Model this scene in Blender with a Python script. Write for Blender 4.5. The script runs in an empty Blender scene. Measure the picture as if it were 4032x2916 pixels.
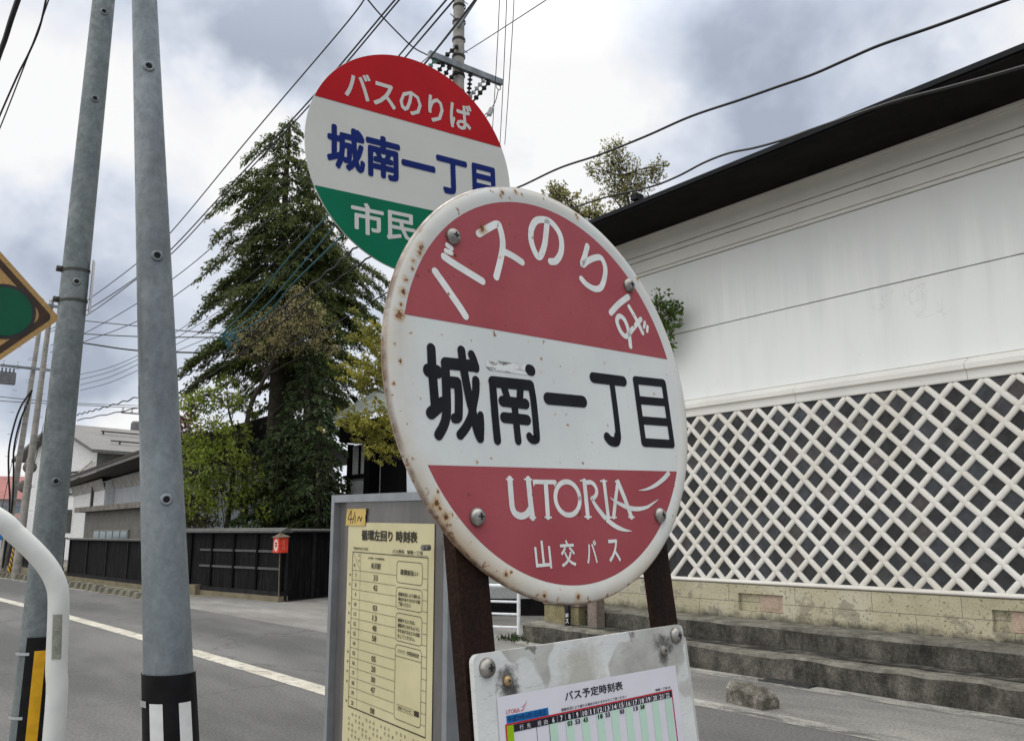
import bpy, bmesh, math, random
import numpy as np
from mathutils import Vector, Matrix
rnd = random.Random(7)
nr = np.random.RandomState(11)
S = bpy.context.scene
COL = S.collection
R = math.radians
# ---------------------------------------------------------------- camera
# world: X across the street (away from the near pavement), Y along the street, Z up, metres
EYE = Vector((0, 0, 1.5))
HEAD, PITCH, FPX = R(38.0), R(10.6), 3400.0
cam = bpy.data.cameras.new('camera'); cam.sensor_width = 36.0; cam.lens = FPX / 4032 * 36.0
cam.clip_start = 0.05; cam.clip_end = 3000
co = bpy.data.objects.new('camera', cam); COL.objects.link(co)
co.location = EYE; co.rotation_euler = (R(90) + PITCH, 0, -HEAD)
S.camera = co
# ---------------------------------------------------------------- light
SUN_EL, SUN_AZ = R(52), R(24)          # azimuth from +Y towards +X: the bright part of the cloud, ahead of the camera
S.view_settings.view_transform = 'Standard'; S.view_settings.look = 'None'
S.view_settings.exposure = 0.0; S.view_settings.gamma = 1.0
sun = bpy.data.lights.new('sun', 'SUN'); sun.energy = 0.9; sun.angle = R(25); sun.color = (1.0, 0.96, 0.9)
so = bpy.data.objects.new('sun', sun); COL.objects.link(so)
sd = Vector((math.sin(SUN_AZ) * math.cos(SUN_EL), math.cos(SUN_AZ) * math.cos(SUN_EL), math.sin(SUN_EL)))
so.rotation_euler = (-sd).to_track_quat('-Z', 'Y').to_euler()
so['kind'] = 'structure'
W = bpy.data.worlds.new('World'); S.world = W; W.use_nodes = True
def build_world():
    nt = W.node_tree; N = nt.nodes; L = nt.links
    for n in list(N): N.remove(n)
    out = N.new('ShaderNodeOutputWorld'); bg = N.new('ShaderNodeBackground')
    tc = N.new('ShaderNodeTexCoord')
    sky = N.new('ShaderNodeTexSky'); sky.sky_type = 'NISHITA'; sky.sun_disc = False
    sky.sun_elevation = SUN_EL; sky.sun_rotation = SUN_AZ; sky.air_density = 1.0; sky.dust_density = 2.0
    bgs = N.new('ShaderNodeBackground'); bgs.inputs['Strength'].default_value = 0.05
    L.new(sky.outputs[0], bgs.inputs[0])
    mp = N.new('ShaderNodeMapping'); mp.inputs['Scale'].default_value = (1, 1, 2.1); mp.inputs['Location'].default_value = (3.1, 0.7, 0.4)
    L.new(tc.outputs['Generated'], mp.inputs[0])
    nz = N.new('ShaderNodeTexNoise'); nz.inputs['Scale'].default_value = 2.6; nz.inputs['Detail'].default_value = 7; nz.inputs['Roughness'].default_value = 0.52; nz.inputs['Distortion'].default_value = 0.35
    L.new(mp.outputs[0], nz.inputs['Vector'])
    def mathn(op, a, b=None, clamp=False):
        m = N.new('ShaderNodeMath'); m.operation = op; m.use_clamp = clamp
        for i, x in enumerate((a, b)):
            if x is None: continue
            if isinstance(x, (int, float)): m.inputs[i].default_value = x
            else: L.new(x, m.inputs[i])
        return m.outputs[0]
    wob = N.new('ShaderNodeTexNoise'); wob.inputs['Scale'].default_value = 4.5; wob.inputs['Detail'].default_value = 5; wob.inputs['Roughness'].default_value = 0.55
    L.new(tc.outputs['Generated'], wob.inputs['Vector'])
    vs = N.new('ShaderNodeVectorMath'); vs.operation = 'MULTIPLY_ADD'
    L.new(wob.outputs['Color'], vs.inputs[0]); vs.inputs[1].default_value = (0.42, 0.42, 0.42); vs.inputs[2].default_value = (-0.21, -0.21, -0.21)
    va = N.new('ShaderNodeVectorMath'); va.operation = 'ADD'; L.new(tc.outputs['Generated'], va.inputs[0]); L.new(vs.outputs[0], va.inputs[1])
    # bright banks (+) and grey banks (-) of the cloud cover, two out of view added for light: (compass bearing from +Y, elevation, angular size, strength)
    acc = mathn('MULTIPLY', mathn('SUBTRACT', nz.outputs['Fac'], 0.5), 1.75)
    for azd, eld, size, amp in CLOUDS:
        a, e = R(azd), R(eld)
        d = N.new('ShaderNodeVectorMath'); d.operation = 'DISTANCE'
        L.new(va.outputs[0], d.inputs[0]); d.inputs[1].default_value = (math.sin(a) * math.cos(e), math.cos(a) * math.cos(e), math.sin(e))
        q = mathn('MULTIPLY', mathn('POWER', mathn('DIVIDE', d.outputs['Value'], size), 2.0), -1.0)
        acc = mathn('ADD', acc, mathn('MULTIPLY', mathn('EXPONENT', q), amp))
    fac = mathn('ADD', acc, 0.60, True)
    cr = N.new('ShaderNodeValToRGB'); L.new(fac, cr.inputs[0])
    el = cr.color_ramp.elements
    el[0].position = 0.0; el[0].color = (0.42, 0.475, 0.58, 1)
    el[1].position = 1.0; el[1].color = (1.05, 1.05, 1.05, 1)
    for p_, c_ in ((0.22, (0.54, 0.60, 0.71, 1)), (0.48, (0.71, 0.765, 0.87, 1)), (0.72, (0.88, 0.915, 0.985, 1)), (0.88, (0.99, 0.99, 1.0, 1))):
        x = el.new(p_); x.color = c_
    # the zenith of a cloudy sky is brighter than its rim
    sp = N.new('ShaderNodeSeparateXYZ'); L.new(tc.outputs['Generated'], sp.inputs[0])
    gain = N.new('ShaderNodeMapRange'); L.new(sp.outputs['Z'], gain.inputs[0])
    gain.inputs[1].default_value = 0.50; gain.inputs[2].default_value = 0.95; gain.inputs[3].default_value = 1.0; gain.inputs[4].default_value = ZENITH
    tint = N.new('ShaderNodeMix'); tint.data_type = 'RGBA'
    tf = N.new('ShaderNodeMapRange'); L.new(sp.outputs['Z'], tf.inputs[0]); tf.inputs[1].default_value = 0.58; tf.inputs[2].default_value = 0.75
    L.new(tf.outputs[0], tint.inputs[0]); L.new(cr.outputs[0], tint.inputs[6]); tint.inputs[7].default_value = (1.0, 0.985, 0.94, 1)
    west_fill = mathn('ADD', mathn('MULTIPLY', mathn('MAXIMUM', mathn('MULTIPLY', sp.outputs['X'], -1.0), 0.0), 0.5), 1.0)   # unseen sky on the near side brightened, added to light the storehouse wall
    L.new(tint.outputs[2], bg.inputs[0]); L.new(mathn('MULTIPLY', gain.outputs[0], west_fill), bg.inputs['Strength'])
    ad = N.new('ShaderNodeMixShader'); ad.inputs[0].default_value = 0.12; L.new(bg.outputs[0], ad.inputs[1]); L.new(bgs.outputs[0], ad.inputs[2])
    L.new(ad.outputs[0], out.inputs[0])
CLOUDS = [(22.5, 31.3, 0.13, -0.5), (19.7, 32.2, 0.1, -0.4), (25.9, 30.4, 0.08, -0.3), (15.6, 30.8, 0.08, -0.15), (57.1, 25.4, 0.12, -0.5), (61.6, 28.3, 0.1, -0.35), (54.1, 29.5, 0.07, -0.25), (47.4, 32.4, 0.09, -0.3), (33.7, 25.8, 0.12, -0.15), (11.0, 18.9, 0.1, -0.4), (9.5, 14.1, 0.09, -0.4), (8.2, 10.0, 0.1, -0.3), (14.6, 13.1, 0.08, -0.35), (7.0, 17.4, 0.06, -0.2), (11.0, 30.3, 0.08, -0.25), (17.6, 23.6, 0.13, 0.6), (20.3, 26.9, 0.07, 0.35), (41.5, 30.4, 0.15, 0.42), (37.5, 26.4, 0.09, 0.3), (44.9, 27.0, 0.07, 0.3), (13.0, 7.4, 0.09, 0.45), (9.4, 6.4, 0.06, 0.3), (6.3, 22.4, 0.08, 0.25), (9.2, 22.2, 0.06, 0.3), (69.3, 26.2, 0.07, 0.35), (16.8, 15.5, 0.08, 0.1), (52.7, 26.2, 0.05, 0.2), (10, 1.5, 0.13, 0.55), (20, 34, 0.3, 0.12), (8, 26, 0.2, 0.15), (278, 28, 0.75, 1.1), (185, 30, 0.7, -0.35)]  # last two lie out of view, added to light the wall and dim the signs
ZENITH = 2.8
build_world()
S.cycles.use_denoising = True
S.cycles.max_bounces = 6
# ---------------------------------------------------------------- helpers
_F = Vector((math.sin(HEAD), math.cos(HEAD), 0)); _Rt = Vector((math.cos(HEAD), -math.sin(HEAD), 0)); _U = Vector((0, 0, 1))
def ray(x, y):
    a, b = (x - 2016) / FPX, (1458 - y) / FPX
    cp, sp = math.cos(PITCH), math.sin(PITCH)
    return _Rt * a + _F * (cp - sp * b) + _U * (sp + cp * b)
K = 4032 / 2268
def at(x, y, dist):                      # the point a bearing leads to, DIST metres away along the ground
    d = ray(x * K, y * K); return EYE + d * (dist / math.hypot(d.x, d.y))
def link(o): COL.objects.link(o); return o
def thing(name, label, cat, loc=(0, 0, 0), mat=None, group=None):
    o = link(bpy.data.objects.new(name, None)); o.empty_display_size = 0.1
    o['label'] = label; o['category'] = cat
    if group: o['group'] = group
    if mat is not None: o.matrix_world = mat
    else: o.location = loc
    return o
def tag(o, label, cat, group=None):
    o['label'] = label; o['category'] = cat
    if group: o['group'] = group
    return o
def kind(o, k, label=None):
    o['kind'] = k
    if label: o['label'] = label
    return o
class MB:
    def __init__(s): s.v = []; s.f = []
    def quad(s, *p):
        i = len(s.v); s.v += [tuple(q) for q in p]; s.f.append(tuple(range(i, i + len(p)))); return s
    def box(s, a, b):
        (x0, y0, z0), (x1, y1, z1) = a, b; i = len(s.v)
        s.v += [(x, y, z) for z in (z0, z1) for x, y in ((x0, y0), (x1, y0), (x1, y1), (x0, y1))]
        s.f += [tuple(i + k for k in q) for q in ((3, 2, 1, 0), (4, 5, 6, 7), (0, 1, 5, 4), (1, 2, 6, 5), (2, 3, 7, 6), (3, 0, 4, 7))]; return s
    def bar(s, a, b, w, h, up=(0, 0, 1)):       # a beam of w x h from a to b
        a, b = Vector(a), Vector(b); d = (b - a).normalized(); up = Vector(up); sx = d.cross(up)
        if sx.length < 1e-4: sx = d.cross(Vector((1, 0, 0)))
        sx.normalize(); uy = sx.cross(d); i = len(s.v)
        for e in (a, b):
            for p, q in ((-1, -1), (1, -1), (1, 1), (-1, 1)): s.v.append(tuple(e + sx * p * w / 2 + uy * q * h / 2))
        s.f += [tuple(i + k for k in q) for q in ((0, 1, 2, 3), (7, 6, 5, 4), (0, 4, 5, 1), (1, 5, 6, 2), (2, 6, 7, 3), (3, 7, 4, 0))]; return s
    def tube(s, pts, r, n=8, caps=True):
        pts = [Vector(p) for p in pts]; m = len(pts); rr = r if isinstance(r, (list, tuple)) else [r] * m
        ref = None; i0 = len(s.v)
        for k, p in enumerate(pts):
            d = (pts[min(k + 1, m - 1)] - pts[max(k - 1, 0)]).normalized()
            if ref is None:
                ref = d.cross(Vector((0, 0, 1)))
                if ref.length < 1e-3: ref = d.cross(Vector((1, 0, 0)))
            ref = (ref - d * ref.dot(d)).normalized(); w = d.cross(ref)
            for j in range(n):
                t = 2 * math.pi * j / n; s.v.append(tuple(p + (ref * math.cos(t) + w * math.sin(t)) * rr[k]))
        for k in range(m - 1):
            for j in range(n):
                a = i0 + k * n + j; b = i0 + k * n + (j + 1) % n; s.f.append((a, b, b + n, a + n))
        if caps: s.f.append(tuple(i0 + j for j in range(n))[::-1]); s.f.append(tuple(i0 + (m - 1) * n + j for j in range(n)))
        return s
    def lathe(s, prof, n=48, c=(0, 0, 0)):       # prof: (radius, height) about the local z axis
        i0 = len(s.v); m = len(prof)
        for r, z in prof:
            for j in range(n):
                t = 2 * math.pi * j / n; s.v.append((c[0] + r * math.cos(t), c[1] + r * math.sin(t), c[2] + z))
        for k in range(m - 1):
            for j in range(n):
                a = i0 + k * n + j; b = i0 + k * n + (j + 1) % n; s.f.append((a, b, b + n, a + n))
        return s
    def poly(s, pts, z0, z1=None):               # a flat outline in local xy, extruded when z1 is given
        i = len(s.v); n = len(pts); s.v += [(p[0], p[1], z0) for p in pts]
        if z1 is None: s.f.append(tuple(range(i, i + n))); return s
        s.v += [(p[0], p[1], z1) for p in pts]
        s.f.append(tuple(i + n + k for k in range(n))); s.f.append(tuple(i + k for k in range(n))[::-1])
        for k in range(n): a, b = i + k, i + (k + 1) % n; s.f.append((a, b, b + n, a + n))
        return s
    def build(s, name, mat, parent=None, smooth=False):
        me = bpy.data.meshes.new(name); me.from_pydata(s.v, [], s.f); me.materials.append(mat); me.update()
        if smooth:
            for p in me.polygons: p.use_smooth = True
            if smooth != 'all':
                me.set_sharp_from_angle(angle=R(38))
        o = link(bpy.data.objects.new(name, me))
        if parent: o.parent = parent
        return o
def smooth_path(pts, n=6):
    P = [Vector(p) for p in pts]
    if len(P) < 3: return P
    P = [P[0] * 2 - P[1]] + P + [P[-1] * 2 - P[-2]]; out = []
    for i in range(1, len(P) - 2):
        a, b, c, d = P[i - 1:i + 3]
        for k in range(n):
            t = k / n; out.append(0.5 * ((2 * b) + (c - a) * t + (2 * a - 5 * b + 4 * c - d) * t * t + (3 * b - a - 3 * c + d) * t ** 3))
    out.append(P[-2]); return out
def stroke(mb, w, pts, z, cap=True):             # a brush stroke lying in the local xy plane
    P = smooth_path([(p[0], p[1], 0) for p in pts], 6); m = len(P)
    if isinstance(w, (list, tuple)):
        k = len(w); W_ = [w[min(int(t * (k - 1)), k - 2)] * (1 - (t * (k - 1) - min(int(t * (k - 1)), k - 2))) + w[min(int(t * (k - 1)), k - 2) + 1] * (t * (k - 1) - min(int(t * (k - 1)), k - 2)) for t in [i / (m - 1) for i in range(m)]]; cap = False
    else: W_ = [w] * m
    Lf, Rg = [], []
    for i, p in enumerate(P):
        d = (P[min(i + 1, m - 1)] - P[max(i - 1, 0)]).normalized(); nn = Vector((-d.y, d.x, 0)) * W_[i] / 2
        Lf.append(p + nn); Rg.append(p - nn)
    for i in range(m - 1): mb.quad(*[(q.x, q.y, z) for q in (Rg[i], Rg[i + 1], Lf[i + 1], Lf[i])])
    if cap:
        for end, q, sgn in ((P[0], P[1], -1), (P[-1], P[-2], -1)):
            d = (end - q).normalized(); a0 = math.atan2(d.y, d.x); r = W_[0] / 2
            mb.poly([(end.x + r * math.cos(a0 - math.pi / 2 + math.pi * k / 8), end.y + r * math.sin(a0 - math.pi / 2 + math.pi * k / 8)) for k in range(9)], z)
_tc = {}
def glyphs(body, bold):
    key = (body, bold)
    if key not in _tc:
        cu = bpy.data.curves.new('lettering', 'FONT'); cu.body = body; cu.size = 1; cu.offset = bold; cu.resolution_u = 2
        o = link(bpy.data.objects.new('lettering', cu)); dg = bpy.context.evaluated_depsgraph_get()
        me = bpy.data.meshes.new_from_object(o.evaluated_get(dg))
        v = np.array([x.co[:2] for x in me.vertices]); f = [tuple(p.vertices) for p in me.polygons]
        bpy.data.objects.remove(o); bpy.data.curves.remove(cu); bpy.data.meshes.remove(me); _tc[key] = (v, f)
    return _tc[key]
def words(mb, body, box, z, bold=0.0, T=None):    # lettering that fills BOX = x0, y0, x1, y1 of the local xy plane
    v0, f = glyphs(body, 0.0); x0, y0, x1, y1 = box; lo, hi = v0.min(0) - bold, v0.max(0) + bold
    hi = np.where(hi - lo < 1e-6, lo + 1e-6, hi)
    for c, (sx, sy) in enumerate([(0, 0)] if not bold else [(math.cos(k * math.pi / 4) * bold, math.sin(k * math.pi / 4) * bold) for k in range(8)] + [(0, 0)]):
        i = len(mb.v)
        for p in v0:
            q = (x0 + (p[0] + sx - lo[0]) / (hi[0] - lo[0]) * (x1 - x0), y0 + (p[1] + sy - lo[1]) / (hi[1] - lo[1]) * (y1 - y0))
            if T: q = T(*q)
            mb.v.append((q[0], q[1], z + c * 0.000012))
        mb.f += [tuple(i + k for k in q) for q in f]
# ---------------------------------------------------------------- materials
class Mat:
    def __init__(s, name, rough=0.6, metal=0.0, spec=0.5):
        s.m = bpy.data.materials.new(name); s.m.use_nodes = True; s.nt = s.m.node_tree; s.N = s.nt.nodes; s.L = s.nt.links
        s.b = s.N['Principled BSDF']; s.b.inputs['Roughness'].default_value = rough; s.b.inputs['Metallic'].default_value = metal
        s.b.inputs['Specular IOR Level'].default_value = spec
        s.tc = s.N.new('ShaderNodeTexCoord')
    def co(s, scale=(1, 1, 1), which='Object', rot=(0, 0, 0)):
        mp = s.N.new('ShaderNodeMapping'); mp.inputs['Scale'].default_value = scale; mp.inputs['Rotation'].default_value = rot
        s.L.new(s.tc.outputs[which], mp.inputs[0]); return mp.outputs[0]
    def noise(s, scale, detail=4, rough=0.55, vec=None, dist=0.0, out='Fac', gain=1.9):
        n = s.N.new('ShaderNodeTexNoise'); n.inputs['Scale'].default_value = scale; n.inputs['Detail'].default_value = detail; n.inputs['Roughness'].default_value = rough; n.inputs['Distortion'].default_value = dist
        s.L.new(vec if vec is not None else s.tc.outputs['Object'], n.inputs['Vector'])
        if out != 'Fac' or gain == 1: return n.outputs[out]
        r = s.N.new('ShaderNodeMapRange'); r.inputs[1].default_value = 0.5 - 0.5 / gain; r.inputs[2].default_value = 0.5 + 0.5 / gain; s.L.new(n.outputs[out], r.inputs[0]); return r.outputs[0]
    def ramp(s, fac, *stops):
        r = s.N.new('ShaderNodeValToRGB'); s.L.new(fac, r.inputs[0]); e = r.color_ramp.elements
        def col(c): return (c, c, c, 1) if isinstance(c, (int, float)) else (*c, 1)
        e[0].position = stops[0][0]; e[0].color = col(stops[0][1]); e[1].position = stops[-1][0]; e[1].color = col(stops[-1][1])
        for p, c in stops[1:-1]: x = e.new(p); x.color = col(c)
        return r.outputs[0]
    def math(s, op, a, b=None, clamp=False):
        m = s.N.new('ShaderNodeMath'); m.operation = op; m.use_clamp = clamp
        for i, x in enumerate((a, b)):
            if x is None: continue
            if isinstance(x, (int, float)): m.inputs[i].default_value = x
            else: s.L.new(x, m.inputs[i])
        return m.outputs[0]
    def mix(s, fac, a, b, mode='MIX'):
        m = s.N.new('ShaderNodeMix'); m.data_type = 'RGBA'; m.blend_type = mode
        for k, x in ((0, fac), (6, a), (7, b)):
            if isinstance(x, (int, float)): m.inputs[k].default_value = x if k == 0 else (x, x, x, 1)
            elif isinstance(x, tuple): m.inputs[k].default_value = (*x, 1)
            else: s.L.new(x, m.inputs[k])
        return m.outputs[2]
    def sep(s, which='Object'):
        n = s.N.new('ShaderNodeSeparateXYZ'); s.L.new(s.tc.outputs[which], n.inputs[0]); return n.outputs
    def color(s, c):
        if isinstance(c, tuple): s.b.inputs['Base Color'].default_value = (*c, 1)
        else: s.L.new(c, s.b.inputs['Base Color'])
        return s
    def bump(s, h, strength=0.3, dist=0.01):
        b = s.N.new('ShaderNodeBump'); b.inputs['Strength'].default_value = strength; b.inputs['Distance'].default_value = dist
        s.L.new(h, b.inputs['Height']); s.L.new(b.outputs[0], s.b.inputs['Normal']); return s
    def rough(s, v): s.L.new(v, s.b.inputs['Roughness']); return s
def plain(name, c, rough=0.6, var=0.15, scale=8, metal=0.0, spec=0.25, bump=0.0, fine=None):
    m = Mat(name, rough, metal, spec)
    a = tuple(x * (1 - var) for x in c); b = tuple(min(1, x * (1 + var)) for x in c)
    col = m.ramp(m.noise(scale, 6, 0.6), (0.3, a), (0.7, b))
    if fine:
        col = m.mix(0.5, col, m.ramp(m.noise(fine, 3, 0.7), (0.35, tuple(x * 0.75 for x in c)), (0.65, tuple(min(1, x * 1.25) for x in c))))
    m.color(col)
    if bump: m.bump(m.noise(fine or scale * 6, 5, 0.65), bump, 0.01)
    return m.m
# brush strokes of the old sign, millimetres from the middle of its disc: (width, points)
NAME_STROKES = [(12, [[-190.7,23.6],[-191.5,-0.9],[-191.4,-36.9]]),
  (15.5, [[-196.3,-0.7],[-185.3,-1.0]]),
  (14, [[-197.4,-45.4],[-180.9,-33.6]]),
  (14, [[-172.9,9.4],[-132.7,10.5]]),
  (12, [[-173.5,9.7],[-175.8,-32.2],[-178.3,-48.2],[-182.9,-58.4],[-189.9,-67.5]]),
  (13.5, [[-170.8,-10.7],[-160.7,-10.5]]),
  (11.5, [[-159.2,-9.6],[-158.8,-23.6],[-161.1,-44.2],[-162.9,-48.3],[-166.9,-49.1]]),
  (11.5, [[-149.7,26.0],[-148.6,5.5],[-145.1,-22.5],[-140.8,-43.0],[-137.2,-61.1],[-134.2,-68.3]]),
  (10.5, [[-135.9,23.0],[-133.0,16.2],[-131.2,8.2]]),
  (11, [[-132.8,-5.6],[-134.5,-18.0],[-139.7,-33.3],[-144.0,-46.1],[-152.9,-58.3],[-161.2,-66.2]]),
  (9, [[-130.5,-43.4],[-130.9,-54.9],[-133.0,-67.5]]),
  (14, [[-49.4,14.4],[-46.4,14.1]]),
  (11, [[-108.7,-3.6],[-109.6,-42.5],[-109.6,-69.8]]),
  (13.5, [[-108.3,-4.7],[-50.7,-4.0]]),
  (10.5, [[-49.5,-3.1],[-48.0,-22.9],[-48.7,-60.8],[-51.1,-66.3],[-57.1,-66.6],[-60.4,-63.6]]),
  (10.5, [[-92.1,-9.1],[-88.7,-22.0]]),
  (10.5, [[-67.1,-9.4],[-69.6,-21.4]]),
  (13, [[-96.3,-25.7],[-61.4,-26.3]]),
  (13, [[-96.2,-44.0],[-61.4,-44.7]]),
  (10.5, [[-78.8,-29.8],[-78.5,-69.0]]),
  (15.5, [[-23.6,-17.2],[36.7,-16.6]]),
  (14.5, [[61.5,15.6],[119.3,16.1]]),
  (10.5, [[96.0,11.8],[96.2,-20.3],[95.4,-52.8],[94.5,-58.7]]),
  (13, [[93.7,-56.2],[91.2,-62.3],[85.8,-63.7],[78.4,-62.4],[73.5,-58.4]]),
  (10.5, [[144.7,19.7],[144.5,-62.3]]),
  (10.5, [[205.3,20.5],[205.2,-62.2]]),
  (11.5, [[144.7,19.9],[204.7,21.2]]),
  (11.5, [[146.7,-6.6],[204.4,-5.6]]),
  (11.5, [[148.0,-33.2],[204.0,-32.7]]),
  (12, [[146.6,-62.2],[204.5,-62.0]])]
WORN_STROKE = [(12, [[-110.0,14.0],[-83.9,14.0],[-54.1,14.1]])]
STOP_STROKES = [(9, [[-177.1,110.9],[-165.7,97.9],[-155.1,85.5],[-146.4,75.3],[-139.3,66.1]]),
  (9, [[-162.8,130.6],[-147.7,124.5],[-109.5,111.7]]),
  (6, [[-156.9,145.4],[-151.3,142.9]]),
  (6, [[-159.4,138.2],[-151.9,137.0]]),
  (9, [[-108.1,169.5],[-78.7,188.0],[-73.1,183.4],[-71.1,170.1],[-72.7,158.1],[-78.5,141.5],[-87.2,120.9]]),
  (9, [[-71.8,155.4],[-57.3,152.5],[-42.7,147.5]]),
  (9, [[10.0,211.3],[4.9,192.5],[-0.2,177.0],[-9.2,162.0],[-15.9,161.7],[-22.2,176.5],[-20.6,193.0],[-12.0,206.2],[-0.3,212.0],[16.3,212.7],[29.5,202.0],[32.6,188.0],[28.1,172.5],[17.9,160.8],[7.7,157.8]]),
  (8.5, [[82.1,193.7],[75.1,179.8],[67.2,165.0],[80.6,173.4],[97.1,180.9],[108.0,181.5],[113.0,169.8],[108.4,153.8],[98.6,139.7],[85.8,135.6],[71.4,138.8],[62.2,145.0]]),
  (8.5, [[153.7,135.7],[131.5,122.2],[112.4,107.3]]),
  (6.5, [[152.6,121.8],[164.4,105.8],[174.5,87.7]]),
  (7, [[174.5,107.3],[156.1,92.6],[141.0,80.4],[135.2,78.4],[127.5,83.9],[122.7,95.1],[124.9,102.0],[130.8,105.2],[138.2,102.1],[142.8,93.7],[144.4,83.8],[144.4,73.0],[144.1,65.3]]),
  (5, [[182.5,104.1],[179.2,96.6]]),
  (5, [[187.2,98.6],[184.7,91.5]])]
LOGO_STROKES = [(7.5, [[-97.0,-111.6],[-97.5,-132.8],[-97.2,-142.8],[-93.4,-148.6],[-85.6,-151.1],[-77.1,-149.1],[-71.0,-143.9]]),
  (7.5, [[-69.3,-111.5],[-69.4,-137.2],[-68.7,-152.9]]),
  (2, [[-101.9,-111.6],[-92.7,-111.7]]),
  (2, [[-75.1,-111.5],[-64.3,-111.8]]),
  (2, [[-73.1,-152.9],[-64.3,-153.2]]),
  (5, [[-60.6,-114.1],[-27.6,-114.3]]),
  (2.2, [[-61.1,-114.9],[-61.7,-117.6]]),
  (2.2, [[-28.0,-114.6],[-28.9,-118.0]]),
  (6.5, [[-42.8,-114.8],[-45.0,-152.9]]),
  (2, [[-50.0,-153.1],[-39.6,-153.5]]),
  (5.8, [[10.7,-132.8],[9.8,-137.7],[7.5,-142.3],[4.1,-146.1],[-0.3,-149.1],[-5.3,-150.9],[-10.5,-151.4],[-15.7,-150.7],[-20.4,-148.7],[-24.4,-145.7],[-27.4,-141.8],[-29.2,-137.4],[-29.7,-132.5],[-28.8,-127.7],[-26.7,-123.2],[-23.4,-119.3],[-19.1,-116.3],[-14.2,-114.4],[-9.0,-113.7],[-3.7,-114.3],[1.2,-116.2],[5.3,-119.2],[8.4,-123.2],[10.3,-127.8],[10.7,-132.8]]),
  (6.5, [[22.1,-112.6],[20.9,-153.8]]),
  (2, [[15.4,-112.1],[25.5,-112.6]]),
  (2, [[15.8,-153.9],[26.6,-154.2]]),
  (5.3, [[23.8,-114.5],[33.5,-114.2],[40.0,-118.3],[41.7,-125.3],[37.4,-130.8],[31.4,-133.5]]),
  (5.8, [[57.0,-112.9],[56.8,-155.0]]),
  (2, [[50.7,-112.4],[62.1,-112.6]]),
  (2, [[52.5,-155.2],[62.4,-155.6]]),
  (5.6, [[82.5,-113.9],[76.3,-129.1],[66.8,-155.2]]),
  (6.8, [[83.1,-113.4],[92.7,-135.8],[99.9,-155.6]]),
  (2, [[78.1,-112.7],[85.7,-112.7]]),
  (2, [[63.3,-155.5],[71.3,-155.8]]),
  (2, [[94.6,-155.7],[105.1,-156.1]])]
SWOOSH_STROKES = [([4, 6, 6.5, 6, 5, 3, 0.5], [[30.8,-133.1],[39.2,-144.1],[52.2,-156.7],[66.3,-165.3],[77.1,-169.3],[86.9,-171.5],[97.1,-172.7]]),
  ([0.5, 3, 5, 6, 5.5, 4, 2.5, 0.5], [[64.2,-131.7],[72.0,-136.1],[82.9,-140.4],[98.4,-144.9],[114.8,-146.2],[132.3,-144.4],[146.0,-139.6],[158.4,-134.8]]),
  ([0.5, 3, 5, 6, 6.5], [[120.9,-123.5],[137.2,-121.9],[156.0,-116.9],[176.0,-108.1],[189.4,-99.8]])]
# ================================================================ the ground
def gnd(x, y, z=0.0):                    # ground point under a bearing (photo pixels of the full size)
    d = ray(x, y); return EYE + d * ((z - EYE.z) / d.z)
def road_x(y): return 4.05 - 0.0014 * y * y if y > 0 else 4.05          # the centre line bends gently away
def ribbon(mb, x0, x1, ys, z):
    for a, b in zip(ys[:-1], ys[1:]):
        mb.quad((road_x(a) + x0, a, z), (road_x(a) + x1, a, z), (road_x(b) + x1, b, z), (road_x(b) + x0, b, z))
ys = [-30, -10, 0, 3, 6, 9, 12, 15, 18, 21, 24, 27, 30, 34, 38, 43, 50, 60]
m = Mat('earth', 0.95); m.color(m.ramp(m.noise(0.6, 6), (0.3, (0.10, 0.095, 0.085)), (0.7, (0.16, 0.15, 0.13))))
g = MB(); g.quad((-900, -900, -0.02), (900, -900, -0.02), (900, 900, -0.02), (-900, 900, -0.02)); kind(g.build('ground', m.m), 'structure')
# asphalt
m = Mat('asphalt', 0.88)
big = m.ramp(m.noise(0.35, 5, 0.6, m.co((1.6, 0.35, 1))), (0.3, (0.082, 0.082, 0.083)), (0.7, (0.113, 0.112, 0.110)))
spk = m.ramp(m.noise(42, 6, 0.85, gain=2.6), (0.15, 0.45), (0.5, 1.0), (0.85, 1.65))
c = m.mix(1.0, big, spk, 'MULTIPLY')
pat = m.ramp(m.noise(0.55, 6, 0.65, m.co((1.0, 0.22, 1))), (0.30, 0.72), (0.52, 1.0), (0.75, 1.12)); c = m.mix(1.0, c, pat, 'MULTIPLY')
vx = m.N.new('ShaderNodeTexVoronoi'); vx.feature = 'DISTANCE_TO_EDGE'; vx.inputs['Scale'].default_value = 0.42
wv = m.N.new('ShaderNodeVectorMath'); wv.operation = 'ADD'; m.L.new(m.tc.outputs['Object'], wv.inputs[0]); m.L.new(m.noise(1.6, 4, 0.6, None, 0, 'Color'), wv.inputs[1]); m.L.new(wv.outputs[0], vx.inputs['Vector'])
crack = m.math('MULTIPLY', m.ramp(vx.outputs['Distance'], (0.0, 1.0), (0.012, 0.0)), m.ramp(m.noise(0.25, 2), (0.42, 0.0), (0.52, 1.0)))
c = m.mix(m.math('MULTIPLY', crack, 0.8), c, (0.03, 0.03, 0.03))
sx = m.sep(); lane = m.math('ADD', sx['X'], m.math('MULTIPLY', m.math('MULTIPLY', sx['Y'], sx['Y']), 0.0014))
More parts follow.
